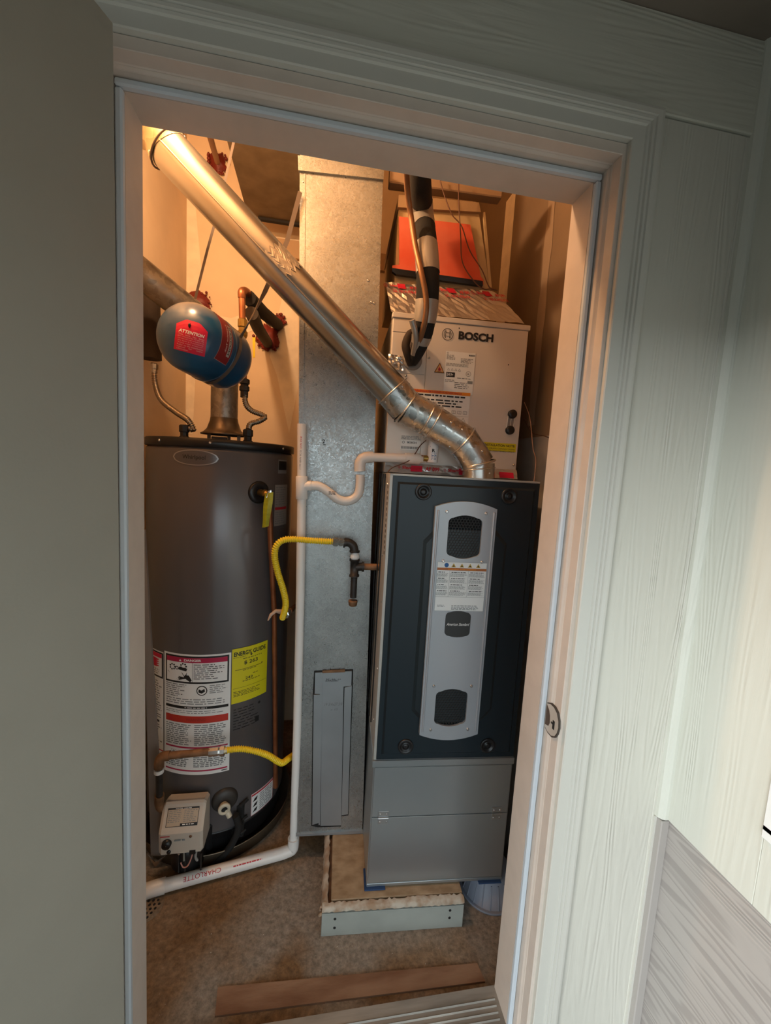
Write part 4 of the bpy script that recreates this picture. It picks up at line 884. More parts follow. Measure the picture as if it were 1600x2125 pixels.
b.build('plaster_crust', pp)
# ---- upturned tub under the corner
tb = thing('plastic_tub', 'upturned blue-grey ribbed plastic tub under the furnace cabinet corner', 'tub', (.972, .41, 0))
cxt, cyt = .982, .415
b = MB(); b.lathe((cxt, cyt, 0), (0, 0, 1), [(0, .094), (.006, .094), (.0065, .088), (.080, .070), (.088, .066), (.0905, .060), (.0905, .001)], M['bucket'], 40, cap=False); b.build('tub_body', tb)
b = MB()
for i in range(20):
    a = 2 * PI * i / 20; c, s = math.cos(a), math.sin(a); b.tube([(cxt + c * .0885, cyt + s * .0885, .008), (cxt + c * .0715, cyt + s * .0715, .078)], .0020, M['bucket'], 6)
b.build('rib', tb)
b = MB(); b.lathe((cxt, cyt, 0), (0, 0, 1), [(0, .096), (.004, .098), (.007, .096)], M['bucket'], 40); b.build('rim', tb)
# ---- floor plank behind the threshold
P = [W(452, 2052, 2, .0), W(990, 2002, 2, .0), W(1006, 2040, 2, .0), W(446, 2112, 2, .0)]
tag(MB().prism(P, (0, 0, .006), mat('worn_plank', (.30, .17, .10), .8, col2=(.17, .075, .035), vs=9, bump=.3, bs=50, stretch=(.5, 2, 1))).build('floor_plank', loc=(.5, .2, 0)), 'worn reddish-brown plank set in the floor just inside the threshold', 'plank')

# ================================================================== WATER HEATER
HX, HY, HR = -.005, .870, .255
def ZS(z): return 1.417 + (z - 1.417) * 1.053
_ta = [(-180, -184), (-49.7, -54), (-26.1, -30.3), (-5, -7.1), (18.9, 18.2), (40.3, 40.6), (47.8, 48.6), (60.9, 62.8), (68.4, 71.3), (180, 180)]
def cyl(th, z, r=HR):
    t = math.degrees(th)
    for (a, b_), (c, d) in zip(_ta, _ta[1:]):
        if a <= t <= c: t = b_ + (d - b_) * (t - a) / (c - a); break
    t = math.radians(t); return Vector((HX + r * math.sin(t), HY - r * math.cos(t), ZS(z)))
def cnorm(th): v = cyl(th, 0, 1) - Vector((HX, HY, 0)); v.z = 0; return v
D2 = math.radians
wh = thing('water_heater', 'tall grey cylindrical gas water heater with black rim standing in a pan', 'water heater', (HX, HY, .03))
b = MB(); b.lathe((HX, HY, 0), (0, 0, 1), [(.102, HR), (.60, HR), (1.0, HR), (1.438, HR), (1.446, HR - .004), (1.452, HR - .012)], M['heater'], 96); body = b.build('tank_jacket', wh)
b = MB(); b.lathe((HX, HY, 0), (0, 0, 1), [(1.4495, HR - .002), (1.4505, HR + .003), (1.475, HR + .003), (1.478, HR - .002), (1.4785, HR - .02), (1.4785, .001)], M['black'], 96, cap=False); b.build('top_rim', wh)
b = MB(); b.lathe((HX, HY, 0), (0, 0, 1), [(.030, HR - .008), (.088, HR - .006), (.096, HR + .002), (.104, HR + .002), (.104, HR - .01)], M['black'], 96, cap=False); b.build('base_skirt', wh)
b = MB()
for th in (-32, 4.5, 60): screw(b, cyl(D2(th), 1.462, HR + .003), .0045, cnorm(D2(th)))
b.build('screw', wh)
def CS(r=HR, eps=.0005): return lambda x, z, l: cyl(x / HR, z, r + eps * (l + 1))
S = Sheet(CS(HR + .0008), .012)  # badge
bx = D2(-5) * HR; n = 28
for rr_, mm, ly in ((1, M['heat2'], 2), (.93, M['heater'], 3)):
    S.disc(bx, 1.4155, .067 * rr_, mm, ly, 24, sy=.35 * (1 if rr_ == 1 else .95))
S.text('Whirlpool', bx - .003, 1.415, .066, .0165, M['ink'], 4, .01); S.disc(bx - .01, 1.427, .02, M['grey'], 4, 12, r2=.0195, sy=.2); S.build('oval_badge', wh)
# big instruction label
def A(u): return u
S = Sheet(CS(HR + .0008), .010)
lx0, lx1 = D2(-26.5) * HR, D2(20.2) * HR; lz1, lz0 = .797, .386
S.rect(lx0 - .003, lz0, lx1, lz1, M['white'], 0)
S.rect(lx0 + .004, .700, lx1 - .006, .791, M['ink'], 1); S.rect(lx0 + .009, .706, lx1 - .011, .786, M['white'], 2); S.rect(lx0 + .009, .770, lx1 - .011, .786, mat('danger_red', (.42, .012, .06), .5), 3)
S.text('DANGER', (lx0 + lx1) / 2 - .01, .778, .052, .008, M['white'], 4, .03); S.tri((lx0 + lx1) / 2 - .048, .777, .004, M['white'], 4)
xm = lx0 + .093; S.rect(xm, .706, xm + .001, .770, M['ink'], 3)
S.lines(xm + .004, .714, lx1 - .016, .767, 8, M['ink'], 3, .35, .4)
for i in range(7):
    a = 2 * PI * i / 7
    for cx1, cz1 in ((lx0 + .030, .752), (lx0 + .066, .757)): S.disc(cx1 + .0085 * math.cos(a), cz1 + .0085 * math.sin(a), .0028, M['ink'], 3, 6)
S.disc(lx0 + .045, .750, .006, M['ink'], 3, 12, r2=.0035); S.poly([(lx0 + .05, .745), (lx0 + .075, .741), (lx0 + .078, .750), (lx0 + .052, .755)], M['ink'], 3)
hx, hz = lx0 + .075, .716   # hand pictogram
S.poly([(hx - .008, hz + .004), (hx + .012, hz - .010), (hx + .017, hz - .004), (hx + .008, hz + .012), (hx - .004, hz + .012)], M['ink'], 4)
for k_, (ex, ez) in enumerate(((-.024, .006), (-.026, .001), (-.024, -.004), (-.014, .020), (.002, .021))): 
    S.poly([(hx - .004, hz + .004 + k_ * .001), (hx + ex, hz + ez + .0015), (hx + ex, hz + ez - .0015), (hx - .002, hz)], M['ink'], 4)
S.poly([(lx0 + .012, .735), (lx0 + .085, .745), (lx0 + .085, .7455), (lx0 + .012, .7358)], M['ink'], 3); S.poly([(lx0 + .012, .7355), (lx0 + .05, .708), (lx0 + .0508, .708), (lx0 + .013, .7358)], M['ink'], 3)
S.lines(lx0 + .006, .652, lx0 + .085, .698, 7, M['grey'], 1, .45, .5); S.disc(lx0 + .122, .677, .0165, M['ink'], 1, 24); S.disc(lx0 + .122, .677, .0135, M['white'], 2, 20); S.poly([(lx0 + .112, .672), (lx0 + .122, .668), (lx0 + .132, .674), (lx0 + .130, .684), (lx0 + .121, .678), (lx0 + .113, .683)], M['ink'], 3)
S.lines(lx0 + .145, .665, lx1 - .010, .696, 5, M['grey'], 1, .4, .4); S.lines(lx0 + .006, .628, lx1 - .010, .650, 3, M['grey'], 1, .4, .1)
S.rect(lx0 + .005, .614, lx1 - .006, .623, M['ink'], 1); S.lines(lx0 + .07, .616, lx0 + .15, .621, 1, M['white'], 2, .5)
S.lines(lx0 + .006, .597, lx1 - .008, .610, 2, M['grey'], 1, .3); S.rect(lx0 + .005, .566, lx1 - .006, .590, mat('warn_red', (.50, .035, .02), .5), 1); S.tri(lx0 + .024, .5775, .008, M['inkr'], 2); S.text('WARNING', (lx0 + lx1) / 2, .578, .06, .010, mat('warn_text', (.35, .03, .02), .5), 2, .03)
S.lines(lx0 + .006, .488, lx0 + .092, .562, 11, M['grey'], 1, .5, .2); S.lines(lx0 + .100, .488, lx1 - .010, .562, 11, M['grey'], 1, .5, .2); S.rect(lx0 + .005, .478, lx1 - .006, .4835, mat('danger_red2', (.42, .012, .06), .5), 1)
for i in range(4): S.frame(lx0 + .025 + i * .024, .455, lx0 + .043 + i * .024, .470, .001, M['grey']); S.disc(lx0 + .034 + i * .024, .4625, .005, M['grey'], 1, 8)
S.rect(lx0 + .125, .450, lx0 + .126, .476, M['grey'], 1); S.text('Sam', lx0 + .150, .467, .020, .007, M['grey'], 1, 0, .4)
S.lines(lx0 + .006, .412, lx0 + .09, .450, 6, M['grey'], 1, .6, .2); S.lines(lx0 + .098, .412, lx1 - .010, .450, 6, M['grey'], 1, .6, .2)
S.rect(lx0 + .004, .398, lx1 - .006, .403, mat('danger_red3', (.42, .012, .06), .5), 1); S.rect(lx1 - .024, .391, lx1 - .006, .394, M['ink'], 1)
S.build('instruction_label', wh)
S = Sheet(CS(HR + .0008), .010)  # neighbouring label around the side
mx0, mx1 = D2(-52) * HR, D2(-28.2) * HR
S.rect(mx0, .43, mx1, .79, M['white'], 0); S.rect(mx0, .700, mx1 - .001, .786, M['ink'], 1); S.rect(mx0, .706, mx1 - .007, .782, M['white'], 2); S.rect(mx0, .768, mx1 - .007, .782, M['red'], 3)
for i in range(4): S.poly([(mx1 - .045, .735 + i * .007), (mx1 - .022, .738 + i * .007), (mx1 - .022, .742 + i * .007), (mx1 - .045, .740 + i * .007)], M['red'], 3)
S.rect(mx1 - .06, .735, mx1 - .033, .764, M['red'], 3); S.lines(mx0, .71, mx1 - .01, .73, 3, M['grey'], 3); S.lines(mx0, .56, mx1 - .006, .69, 16, M['grey'], 1); S.rect(mx0, .545, mx1 - .02, .553, M['ink'], 1); S.lines(mx0, .46, mx1 - .006, .54, 10, M['grey'], 1); S.rect(mx0, .448, mx1, .452, M['inkr'], 1)
S.build('side_label', wh)
S = Sheet(CS(HR + .0016), .010)  # yellow guide
gx0, gx1 = D2(20.8) * HR, D2(49.0) * HR; gc = (gx0 + gx1) / 2
S.rect(gx0, .6175, gx1, .806, M['yell'], 0)
S.text('ENERGY', gx0 + .0345, .787, .058, .015, M['ink'], 1, .03); S.text('GUIDE', gx0 + .0930, .787, .048, .015, M['ink'], 1, .03); S.poly([(gx0 + .058, .778), (gx0 + .068, .778), (gx0 + .063, .772)], M['ink'], 1); S.rect(gx0 + .0615, .776, gx0 + .0645, .785, M['ink'], 1)
S.lines(gx0 + .004, .773, gx0 + .055, .777, 1, M['ink'], 1, .3); S.lines(gx0 + .035, .765, gx1 - .02, .770, 1, M['ink'], 1, .4, .1)
S.text('$ 263', gc, .752, .048, .0145, M['ink'], 1, .015); S.rect(gx0 + .010, .7315, gx1 - .022, .7330, M['ink'], 1); S.disc(gx1 - .022, .735, .0022, M['ink'], 1, 8); S.lines(gx0 + .035, .7255, gx1 - .03, .730, 1, M['ink'], 1, .4)
S.text('242', gc - .006, .698, .026, .009, M['ink'], 1, .015); S.lines(gx0 + .07, .707, gx0 + .09, .711, 1, M['ink'], 1, .5); S.lines(gx0 + .035, .687, gx1 - .03, .692, 1, M['ink'], 1, .4)
S.rect(gx0 + .004, .669, gx1 - .004, .6697, M['ink'], 1); S.lines(gx0 + .006, .640, gx1 - .012, .660, 4, M['ink'], 1, .35, .3)
S.build('yellow_guide_label', wh)
S = Sheet(CS(HR + .0008), .010); rx0 = D2(22.5) * HR; S.lines(rx0, .52, rx0 + .095, .60, 8, M['ink'], 0, .25, .3); S.rect(rx0 + .075, .525, rx0 + .090, .545, M['ink'], 0); S.disc(rx0 + .090, .592, .005, M['ink'], 0, 10); S.build('rating_print', wh)
S = Sheet(CS(HR + .0008), .010); sx0 = D2(37.8) * HR; S.rect(sx0, .175, sx0 + .10, .258, M['white'], 0); S.rect(sx0 + .002, .248, sx0 + .098, .254, M['inkr'], 1); S.lines(sx0 + .034, .18, sx0 + .095, .244, 9, M['grey'], 1, .4, .2)
for i in range(3): S.poly([(sx0 + .006, .185 + i * .02), (sx0 + .022, .187 + i * .02), (sx0 + .026, .200 + i * .02), (sx0 + .014, .196 + i * .02)], M['ink'], 1)
S.frame(sx0, .175, sx0 + .10, .258, .001, M['inkr']); S.build('lower_label', wh)
S = Sheet(CS(HR + .0008), .010); tx = D2(55) * HR; S.rect(tx, 1.378, tx + .05, 1.425, M['grey'], 0); S.rect(tx + .003, 1.39, tx + .047, 1.42, M['ink'], 1); S.rect(tx - .012, 1.20, tx + .06, 1.34, mat('foil_label', (.30, .29, .27), .5), 0); S.lines(tx - .008, 1.27, tx + .05, 1.335, 8, M['grey'], 1, .4); S.rect(tx - .01, 1.255, tx + .055, 1.264, M['inkr'], 1); S.lines(tx - .008, 1.205, tx + .05, 1.25, 6, M['grey'], 1, .4); S.build('upper_side_labels', wh)
# relief valve
nd = cnorm(D2(38)); pv = cyl(D2(38), 1.316)
b = MB(); b.lathe(pv, nd, [(-.004, .0385), (.002, .0385), (.007, .034), (.009, .022), (.003, .014)], M['black'], 36); b.build('relief_valve_boot', wh)
rv = MB(); q = pv + nd * .006; q2 = pv + nd * .040; rv.tube([q, q2], .012, M['brass'], 14, rads=[.011, .0125]); rv.tube([q2, q2 + Vector((.010, -.004, -.004)), q2 + Vector((.014, -.004, -.022)), q2 + Vector((.014, -.004, -.035))], .0115, M['brass'], 12); vv = rv.build('relief_valve', wh)
b = MB(); b.prism([q2 + Vector((.018, -.014, .014)), q2 + Vector((.010, -.018, .010)), q2 + Vector((.004, -.018, -.012)), q2 + Vector((.024, -.014, -.014))], (.002, -.003, 0), M['chrome']); b.build('test_lever', vv)
gx, gy, gz = q2.x + .009, q2.y - .019, q2.z
b = MB(); n = 14; vs = []
for i in range(n + 1):
    t = i / n; wd = .0125 + .002 * math.sin(t * 5); z = gz + .004 - t * .115; cx1 = gx + .006 - .010 * t; cy1 = gy - .003 * math.sin(t * 4)
    vs += [(cx1 - wd, cy1 + .004, z - .002), (cx1, cy1 - .003, z), (cx1 + wd, cy1 + .003, z + .003)]
b.add(vs, [(3 * i + j, 3 * i + j + 1, 3 * i + j + 4, 3 * i + j + 3) for i in range(n) for j in range(2)], mat('yellow_tag', (.42, .40, .01), .45, col2=(.30, .30, .01), vs=60)); b.build('yellow_tag', vv)
tp0 = q2 + Vector((.014, -.004, -.03))
tag(MB().tube([tp0, cyl(D2(45.0), 1.15, HR + .026), cyl(D2(52), .9, HR + .016), cyl(D2(57), .5, HR + .014), cyl(D2(60.5), .22, HR + .014)], .0095, M['copper'], 14).build('discharge_pipe', loc=cyl(D2(60), .2, HR)), 'thin copper discharge pipe running down the front of the water heater', 'pipe')
# gas control, burner parts
g0 = cyl(D2(-6), .30, HR)
gv = MB(); gm = M['gvalve']
A0 = cyl(D2(-20.5), .30, HR + .004); A1 = cyl(D2(9.5), .30, HR + .004)
def gp(s, d, z):  # s 0..1 across, d outwards
    z = ZS(z); p = Vector((-.103, .600, z)).lerp(Vector((.030, .600, z)), s); return p + Vector((-.004, -d * 1.05, 0))
prof_ = [(.0, .335), (.045, .348), (.052, .344), (.088, .288), (.092, .280), (.090, .212), (.080, .202), (.0, .202)]
vs = [gp(s, d, z) for s in (0, .06, .94, 1) for d, z in prof_]
for k_ in (0, 3):
    for i in range(8):
        p = vs[k_ * 8 + i]; c_ = gp((0, 0, 0, 1)[k_], .04, .275); vs[k_ * 8 + i] = p + (c_ - p) * .10 * (Vector((0, 1, 1)) == Vector((0, 1, 1)))
fs = [(k_ * 8 + i, k_ * 8 + (i + 1) % 8, (k_ + 1) * 8 + (i + 1) % 8, (k_ + 1) * 8 + i) for k_ in range(3) for i in range(8)] + [tuple(range(8)), tuple(range(24, 32))]
gv.add(vs, fs, gm); gvo = gv.build('gas_control', wh)
a_, c_ = gp(.10, .0520, .344), gp(.92, .0880, .288); o_ = gp(.5, .0705, .3155); uy = (gp(.5, .052, .344) - gp(.5, .088, .288)).normalized(); ux = Vector((1, 0, 0)); nr = Vector((0, -uy.z, uy.y)).normalized()
nr = ux.cross(uy); nr = nr if nr.y < 0 else -nr
S = Sheet(flat(o_, ux, uy, nr, .0004)); S.rect(-.048, -.025, .048, .026, M['ink'], 1); S.rect(-.0465, -.0235, .0465, .0215, mat('gv_label', (.48, .38, .28), .5), 2); S.lines(-.044, -.014, -.002, .02, 7, M['grey'], 3, .35, .2); S.lines(.003, -.014, .043, .02, 7, M['grey'], 3, .35, .3); S.rect(-.005, -.0235, .0465, -.0165, M['ink'], 3); S.lines(.002, -.0225, .04, -.0175, 1, M['white'], 4, .5); S.text('WATER HEATER', 0, .0235, .05, .003, M['white'], 3, .02); S.build('control_label', gvo)
yk = gp(.5, .0918, .25).y
b = MB(); pk = gp(.20, .0925, .252); b.lathe(pk, (0, -1, 0), [(0, .0145), (.012, .013), (.012, .001)], M['black'], 24, cap=False); b.lathe(gp(.24, .0915, .222), (0, -1, 0), [(0, .006), (.004, .006), (.004, .001)], M['black'], 12, cap=False); b.build('control_knob', gvo)
b = MB(); b.lathe(gp(.73, .0925, .268), (0, -1, 0), [(0, .0045), (.001, .0045), (.001, .0001)], M['rust'], 12, cap=False); b.box(gp(.70, .0915, .205), gp(.84, .084, .219), M['black']); b.build('igniter_button', gvo)
S = Sheet(frontY(gp(.5, .0925, .25).y)); S.lines(gp(.36, 0, 0).x, ZS(.255), gp(.66, 0, 0).x, ZS(.262), 1, M['grey'], 0, .8); S.rect(gp(.05, 0, 0).x, ZS(.272), gp(.26, 0, 0).x, ZS(.275), M['inkr'], 0); S.build('control_print', gvo)
b = MB(); b.lathe(cyl(D2(-4), .25, HR - .02), (0, -1, 0), [(0, .05), (.045, .045)], M['blackm'], 20); b.box((-.08, .555, .125), (.02, .62, .150), M['black'], .003); b.build('valve_mount', wh)
b = MB()  # wires and pilot tubes
b.tube(smoothpath([gp(.76, .075, .210), gp(.74, .085, .190), gp(.66, .088, .165), gp(.55, .085, .158), gp(.48, .08, .170)], 6), .0022, mat('pink_wire', (.55, .25, .2), .5), 6); b.tube(smoothpath([gp(.84, .075, .210), gp(.82, .08, .185), gp(.86, .078, .17)], 6), .0042, mat('grey_wire', (.30, .28, .26), .5), 8); b.tube([gp(.53, .07, .205), gp(.53, .07, .165)], .003, mat('tube_grey', (.25, .24, .2), .5), 8); b.tube([gp(.36, .07, .205), gp(.42, .07, .188)], .003, M['chrome'], 8); b.build('pilot_wires', wh)
b = MB(); b.lathe((-.042, .600, .022), (0, 0, 1), [(0, .045), (.012, .055), (.085, .055), (.095, .045), (.095, .001)], M['black'], 28, cap=False); b.box((-.098, .610, .035), (.030, .66, .14), M['black'], .006); b.build('burner_housing', wh)
b = MB()
for dx in (-.058, -.038, .012): b.tube([(dx, .543, .04), (dx, .543, .105)], .003, M['blackm'], 6)
b.build('burner_bracket', wh)
b = MB(); pd = cyl(D2(17.5), .283); nn = cnorm(D2(17.5)); b.lathe(pd, nn, [(-.002, .044), (.003, .044), (.014, .036), (.014, .010)], mat('dark_boot', (.035, .030, .026), .5), 32); b.build('drain_valve_boot', wh)
b = MB(); q = pd + nn * .012 + Vector((-.004, 0, -.010)); b.lathe(q, nn, [(0, .014), (.014, .014), (.016, .0205), (.024, .0205), (.026, .017), (.026, .0105), (.020, .0105)], mat('cream_valve', (.62, .55, .42), .4), 24, cap=False); b.lathe(q, nn, [(.021, .0105), (.022, .0105)], M['dark'], 16); b.tube([q + nn * .01 + Vector((.006, 0, -.008)), q + nn * .014 + Vector((.020, -.004, -.034))], .008, mat('cream_valve2', (.62, .55, .42), .4), 10, rads=[.011, .009]); b.build('drain_valve', wh)
b = MB(); b.tube(smoothpath([cyl(D2(24), .235, HR + .03), cyl(D2(26), .18, HR + .03), cyl(D2(20), .12, HR + .03), cyl(D2(10), .07, HR + .02)], 6), .012, M['insul'], 12)
b.box(cyl(D2(24), .12, HR - .03), cyl(D2(31), .245, HR + .012), M['insul'], .004); b.tube([cyl(D2(28), .245, HR + .012), cyl(D2(34), .26, HR + .012)], .006, M['insul'], 8); b.tube([cyl(D2(30), .19, HR + .01), cyl(D2(34), .195, HR + .01)], .005, M['insul'], 8); b.tube([cyl(D2(29), .14, HR + .01), cyl(D2(33), .145, HR + .01)], .005, M['insul'], 8); b.build('combustion_hose', wh)
# draft hood
b = MB(); b.lathe((HX, HY, 0), (0, 0, 1), [(1.504, .081), (1.508, .082), (1.513, .072), (1.526, .060), (1.546, .053), (1.554, .050), (1.567, .048)], M['hood'], 40, cap=False)
for a in (-60, 60, 180): b.box(cyl(D2(a), 1.474, .059), cyl(D2(a), 1.504, .059) + Vector((.012, .003, 0)), M['hood'])
b.build('draft_hood', wh)
b = MB(); b.box((-.005, HY - .19, 1.479), (.045, HY - .17, 1.489), M['black'], .002); b.build('anode_cover', wh)
for a, nm in ((-34, 1), (36, 1)):
    p = Vector((-.100, HY - .15, 1.477)) if a < 0 else Vector((.105, HY - .15, 1.477))
    b = MB(); b.lathe(p, (0, 0, 1), [(0, .016), (.006, .016), (.008, .013), (.020, .013), (.022, .017), (.042, .017), (.045, .013)], M['blackm'], 8, smooth=False); b.build('water_nipple', wh)
# pan
pn = thing('drain_pan', 'round shallow metal drain pan under the water heater', 'pan', (HX, HY, 0))
b = MB(); b.lathe((HX, HY, 0), (0, 0, 1), [(0.001, .001), (.001, .278), (.048, .286), (.052, .289), (.053, .285), (.049, .282), (.004, .274), (.004, .001)], mat('pan_metal', (.22, .18, .13), .4, .7, var=.3, vs=12), 96, cap=False); b.build('pan_shell', pn)
b = MB(); 
for a in (-100, -60, 50, 100, 180): q_ = cyl(D2(a), 0, .22); b.box((q_.x - .012, q_.y - .012, .004), (q_.x + .012, q_.y + .012, .030), M['blackm'])
b.build('support_foot', wh)

# flue
fx = MB(); fx.tube([(HX, HY, 1.56), (HX, HY, 1.80)], .0475, M['flue'], 32)
fo = thing('flue_pipe', 'dull galvanised flue pipe rising from the water heater hood behind the blue tank', 'pipe', (HX, HY, 1.55))
fx.build('vertical_section', fo)
f1, f2, f3 = Vector((HX, HY, 1.80)), WY(395, 648, .79), WY(300, 574, .70)
fx = MB(); fx.tube(smoothpath([Vector((HX, HY, 1.79)), Vector((HX - .02, HY - .01, 1.845)), f2], 5), .0465, M['flue'], 32); fx.build('elbow', fo)
fx = MB(); fx.tube([f2 + (f2 - f3).normalized() * .02, f3 + (f3 - f2) * .5], .0475, M['flue'], 32); fx.build('slanting_section', fo)
# ---- blue expansion tank
ta = WY(400, 703, .50); tc_ = WY(455, 738, .60); ax = (tc_ - ta).normalized()
RT = .0945
et = thing('expansion_tank', 'small blue expansion tank with red attention sticker above the water heater', 'tank', (ta.x, ta.y, ta.z - RT))
prof_ = [(-RT * .90 * math.cos(t), RT * math.sin(t)) for t in [PI / 2 * i / 10 for i in range(11)]]
prof_[0] = (prof_[0][0], .0005)
LEN = .125
pr2 = prof_ + [(LEN, RT)] + [(LEN + RT * .75 * math.sin(t), RT * math.cos(t)) for t in [PI / 2 * i / 10 for i in range(1, 10)]] + [(LEN + RT * .75, .001)]
b = MB(); b.lathe(ta, ax, pr2, M['blue'], 64, cap=False); b.build('tank_shell', et)
b = MB(); b.lathe(ta, ax, [(LEN * .52, RT + .0002), (LEN * .52, RT + .0018), (LEN * .56, RT + .0018), (LEN * .56, RT + .0002)], M['blue'], 64, cap=False); b.build('weld_bead', et)
b = MB(); b.tube([ta + ax * (LEN + RT * .7), ta + ax * (LEN + RT * .75 + .05)], .012, M['brass'], 12); b.build('inlet_stem', et)
# sticker mapped on the domed cap by shooting along the view direction
vd = (ta - CAM).normalized()
ex_ = vd.cross(up).normalized(); ey_ = ex_.cross(vd).normalized()
def dome(x, y, l):
    """point of the domed end (spheroid) in front of sheet position x, y"""
    p = ta + ex_ * x + ey_ * y - vd * .5; K_ = .90; 
    def tr_(q): a = q.dot(ax); return q + ax * (a / K_ - a)
    o_ = tr_(p - ta); d_ = tr_(vd); A_ = d_.dot(d_); B_ = 2 * o_.dot(d_); C_ = o_.dot(o_) - (RT + .0006 + .0005 * l) ** 2; D_ = B_ * B_ - 4 * A_ * C_
    t = (-B_ - math.sqrt(max(D_, 0))) / 2 / A_; return p + vd * t
S = Sheet(dome, .008)
g1 = 850 / (MROW @ (ta - CAM)).z
def DX(u, v): # photo position -> sheet position
    d = MROW.transposed() @ Vector(((u - 800) / FPX, (v - 1062.5) / FPX, 1)); p = CAM + d * ((ta - CAM).dot(vd) / d.dot(vd)) - ta; return p.dot(ex_), p.dot(ey_)
cs, sn = DX(397, 700); wv, hv = .0375, .0400; rt = -.11
def G(x, y): c, s = math.cos(rt), math.sin(rt); return (cs + c * x - s * y, sn + s * x + c * y)
_old = S.fn; S.fn = lambda x, y, l: _old(*G(x, y), l)
n = 12
for i in range(n):
    x0_, x1_ = -wv + 2 * wv * i / n, -wv + 2 * wv * (i + 1) / n
    def topz(x): return hv - max(0, (abs(x) - .016)) * .75
    for j in range(8):
        f_ = lambda x, j: -hv + (topz(x) + hv) * j / 8
        S.poly([(x0_, f_(x0_, j)), (x1_, f_(x1_, j)), (x1_, f_(x1_, j + 1)), (x0_, f_(x0_, j + 1))], M['red'], 0)
S.text('ATTENTION', 0, .010, .062, .0085, M['white'], 1, .03, .25)
for i, t_ in enumerate(('This   tank   has   been', 'pre-charged to 25 psi. Be', 'certain the air pressure in', 'the tank is 3 psi below', '"fixing water pressure".', 'Refer to the installation', 'manual    for     more', 'information.')):
    wd = .062 if i < 7 else .028; S.text(t_, 0 if i < 7 else -.017, .0015 - i * .0052, wd, .0036, mat('pink_text', (.75, .38, .38), .5) if i == 0 else bpy.data.materials['pink_text'], 1, .01)
S.build('attention_sticker', et)
b = MB(); pb = dome(cs - .004, sn + .028, 0); b.ball(pb + Vector((0, -.001, 0)), (.0035, .004, .006), M['black'], 8); b.build('air_valve_cap', et)
ea = ax.cross(up).normalized(); eb = ea.cross(ax).normalized()
def tcyl(x, a, l):  # x along the axis, a arc length around
    t = a / RT; return ta + ax * x + (ea * math.cos(t) + eb * math.sin(t)) * (RT + .0006 + .0004 * l)
def tsheet(x, y, l): return tcyl(x, y, l)
ef = math.atan2(eb.dot(-vd), ea.dot(-vd)) * RT
S = Sheet(lambda x, y, l: tsheet(y, ef + x, l), .008)
S.rect(-.014, .001, .140, .051, mat('pale_edge', (.45, .30, .28), .5), 0); S.rect(-.013, .002, .139, .050, M['maroon'], 1); S.rect(.008, .033, .100, .0445, mat('label_grey', (.42, .40, .38), .5), 2)
S.text('FLEXCON', .054, .0388, .080, .0075, M['ink'], 3, .02, 0, PI); S.text('Expansion Tank', .056, .025, .080, .0075, mat('label_text', (.6, .45, .42), .5), 2, .02, 0, PI)
S.build('maroon_label', et)
# straps
def ribbon(P, wd, m, name, label, loc, th=.0012, side=None):
    b = MB(); P = [Vector(p) for p in P]; vs = []
    for i, p in enumerate(P):
        t = (P[min(i + 1, len(P) - 1)] - P[max(i - 1, 0)]).normalized(); s = (t.cross(p - CAM)).normalized() if side is None else side[i]; nn_ = t.cross(s).normalized()
        vs += [p - s * wd / 2 - nn_ * th / 2, p + s * wd / 2 - nn_ * th / 2, p + s * wd / 2 + nn_ * th / 2, p - s * wd / 2 + nn_ * th / 2]
    b.add(vs, [(4 * i + j, 4 * i + (j + 1) % 4, 4 * i + 4 + (j + 1) % 4, 4 * i + 4 + j) for i in range(len(P) - 1) for j in range(4)], m)
    for i in range(0):
        pass
    return tag(b.build(name, loc=loc), label, 'strap')
tm = ta + ax * (LEN * .35)
ribbon([WY(487, 285, .62), WY(455, 430, .60), WY(430, 520, .585), WY(405, 620, .575)], .0070, M['strap'], 'hanging_strap', 'thin metal strap dropping from the ceiling to behind the blue tank dome', WY(405, 620, .575))
s_top = WY(623, 398, .575); st_ = ta + ax * (LEN * .98)
P = [s_top, WY(596, 500, .58)]; P += [WY(550, 605, .60), WY(520, 665, .615)]
# wrap round the tank
sd = [None] * 4
for i in range(15):
    t = math.radians(20 - i * 12); 
    q_ = (ea * math.cos(PI + PI - t) + 0 * eb)
ang0 = ef / RT
turn = 1 if tcyl(0, (ang0 + .5) * RT, 0).x > tcyl(0, ang0 * RT, 0).x else -1
wrap = [ta + ax * x + (ea * math.cos(ang0 + d) + eb * math.sin(ang0 + d)) * (RT + .0018) for x, d in ((.090, .95), (.086, .75), (.081, .5), (.076, .25), (.073, 0), (.072, -.2), (.073, -.4), (.075, -.6), (.079, -.8), (.083, -1.0), (.088, -1.25))]
P = [s_top, WY(596, 500, .575), WY(550, 605, .56), WY(524, 655, .545)] + wrap[0:11]
side = [(P[1] - P[0]).cross(P[0] - CAM).normalized()] * 3 + [None] * (len(P) - 3)
for i in range(3, len(P)): side[i] = ((-ax).lerp(side[2], .5) if i == 3 else -ax).normalized()
if side[5].dot(side[1]) < 0: side = side[:3] + [-s for s in side[3:]]
ribbon(P, .0130, M['strap'], 'hanging_strap', 'perforated metal strap passing behind the vent pipe and looping under the blue tank', s_top, side=side)
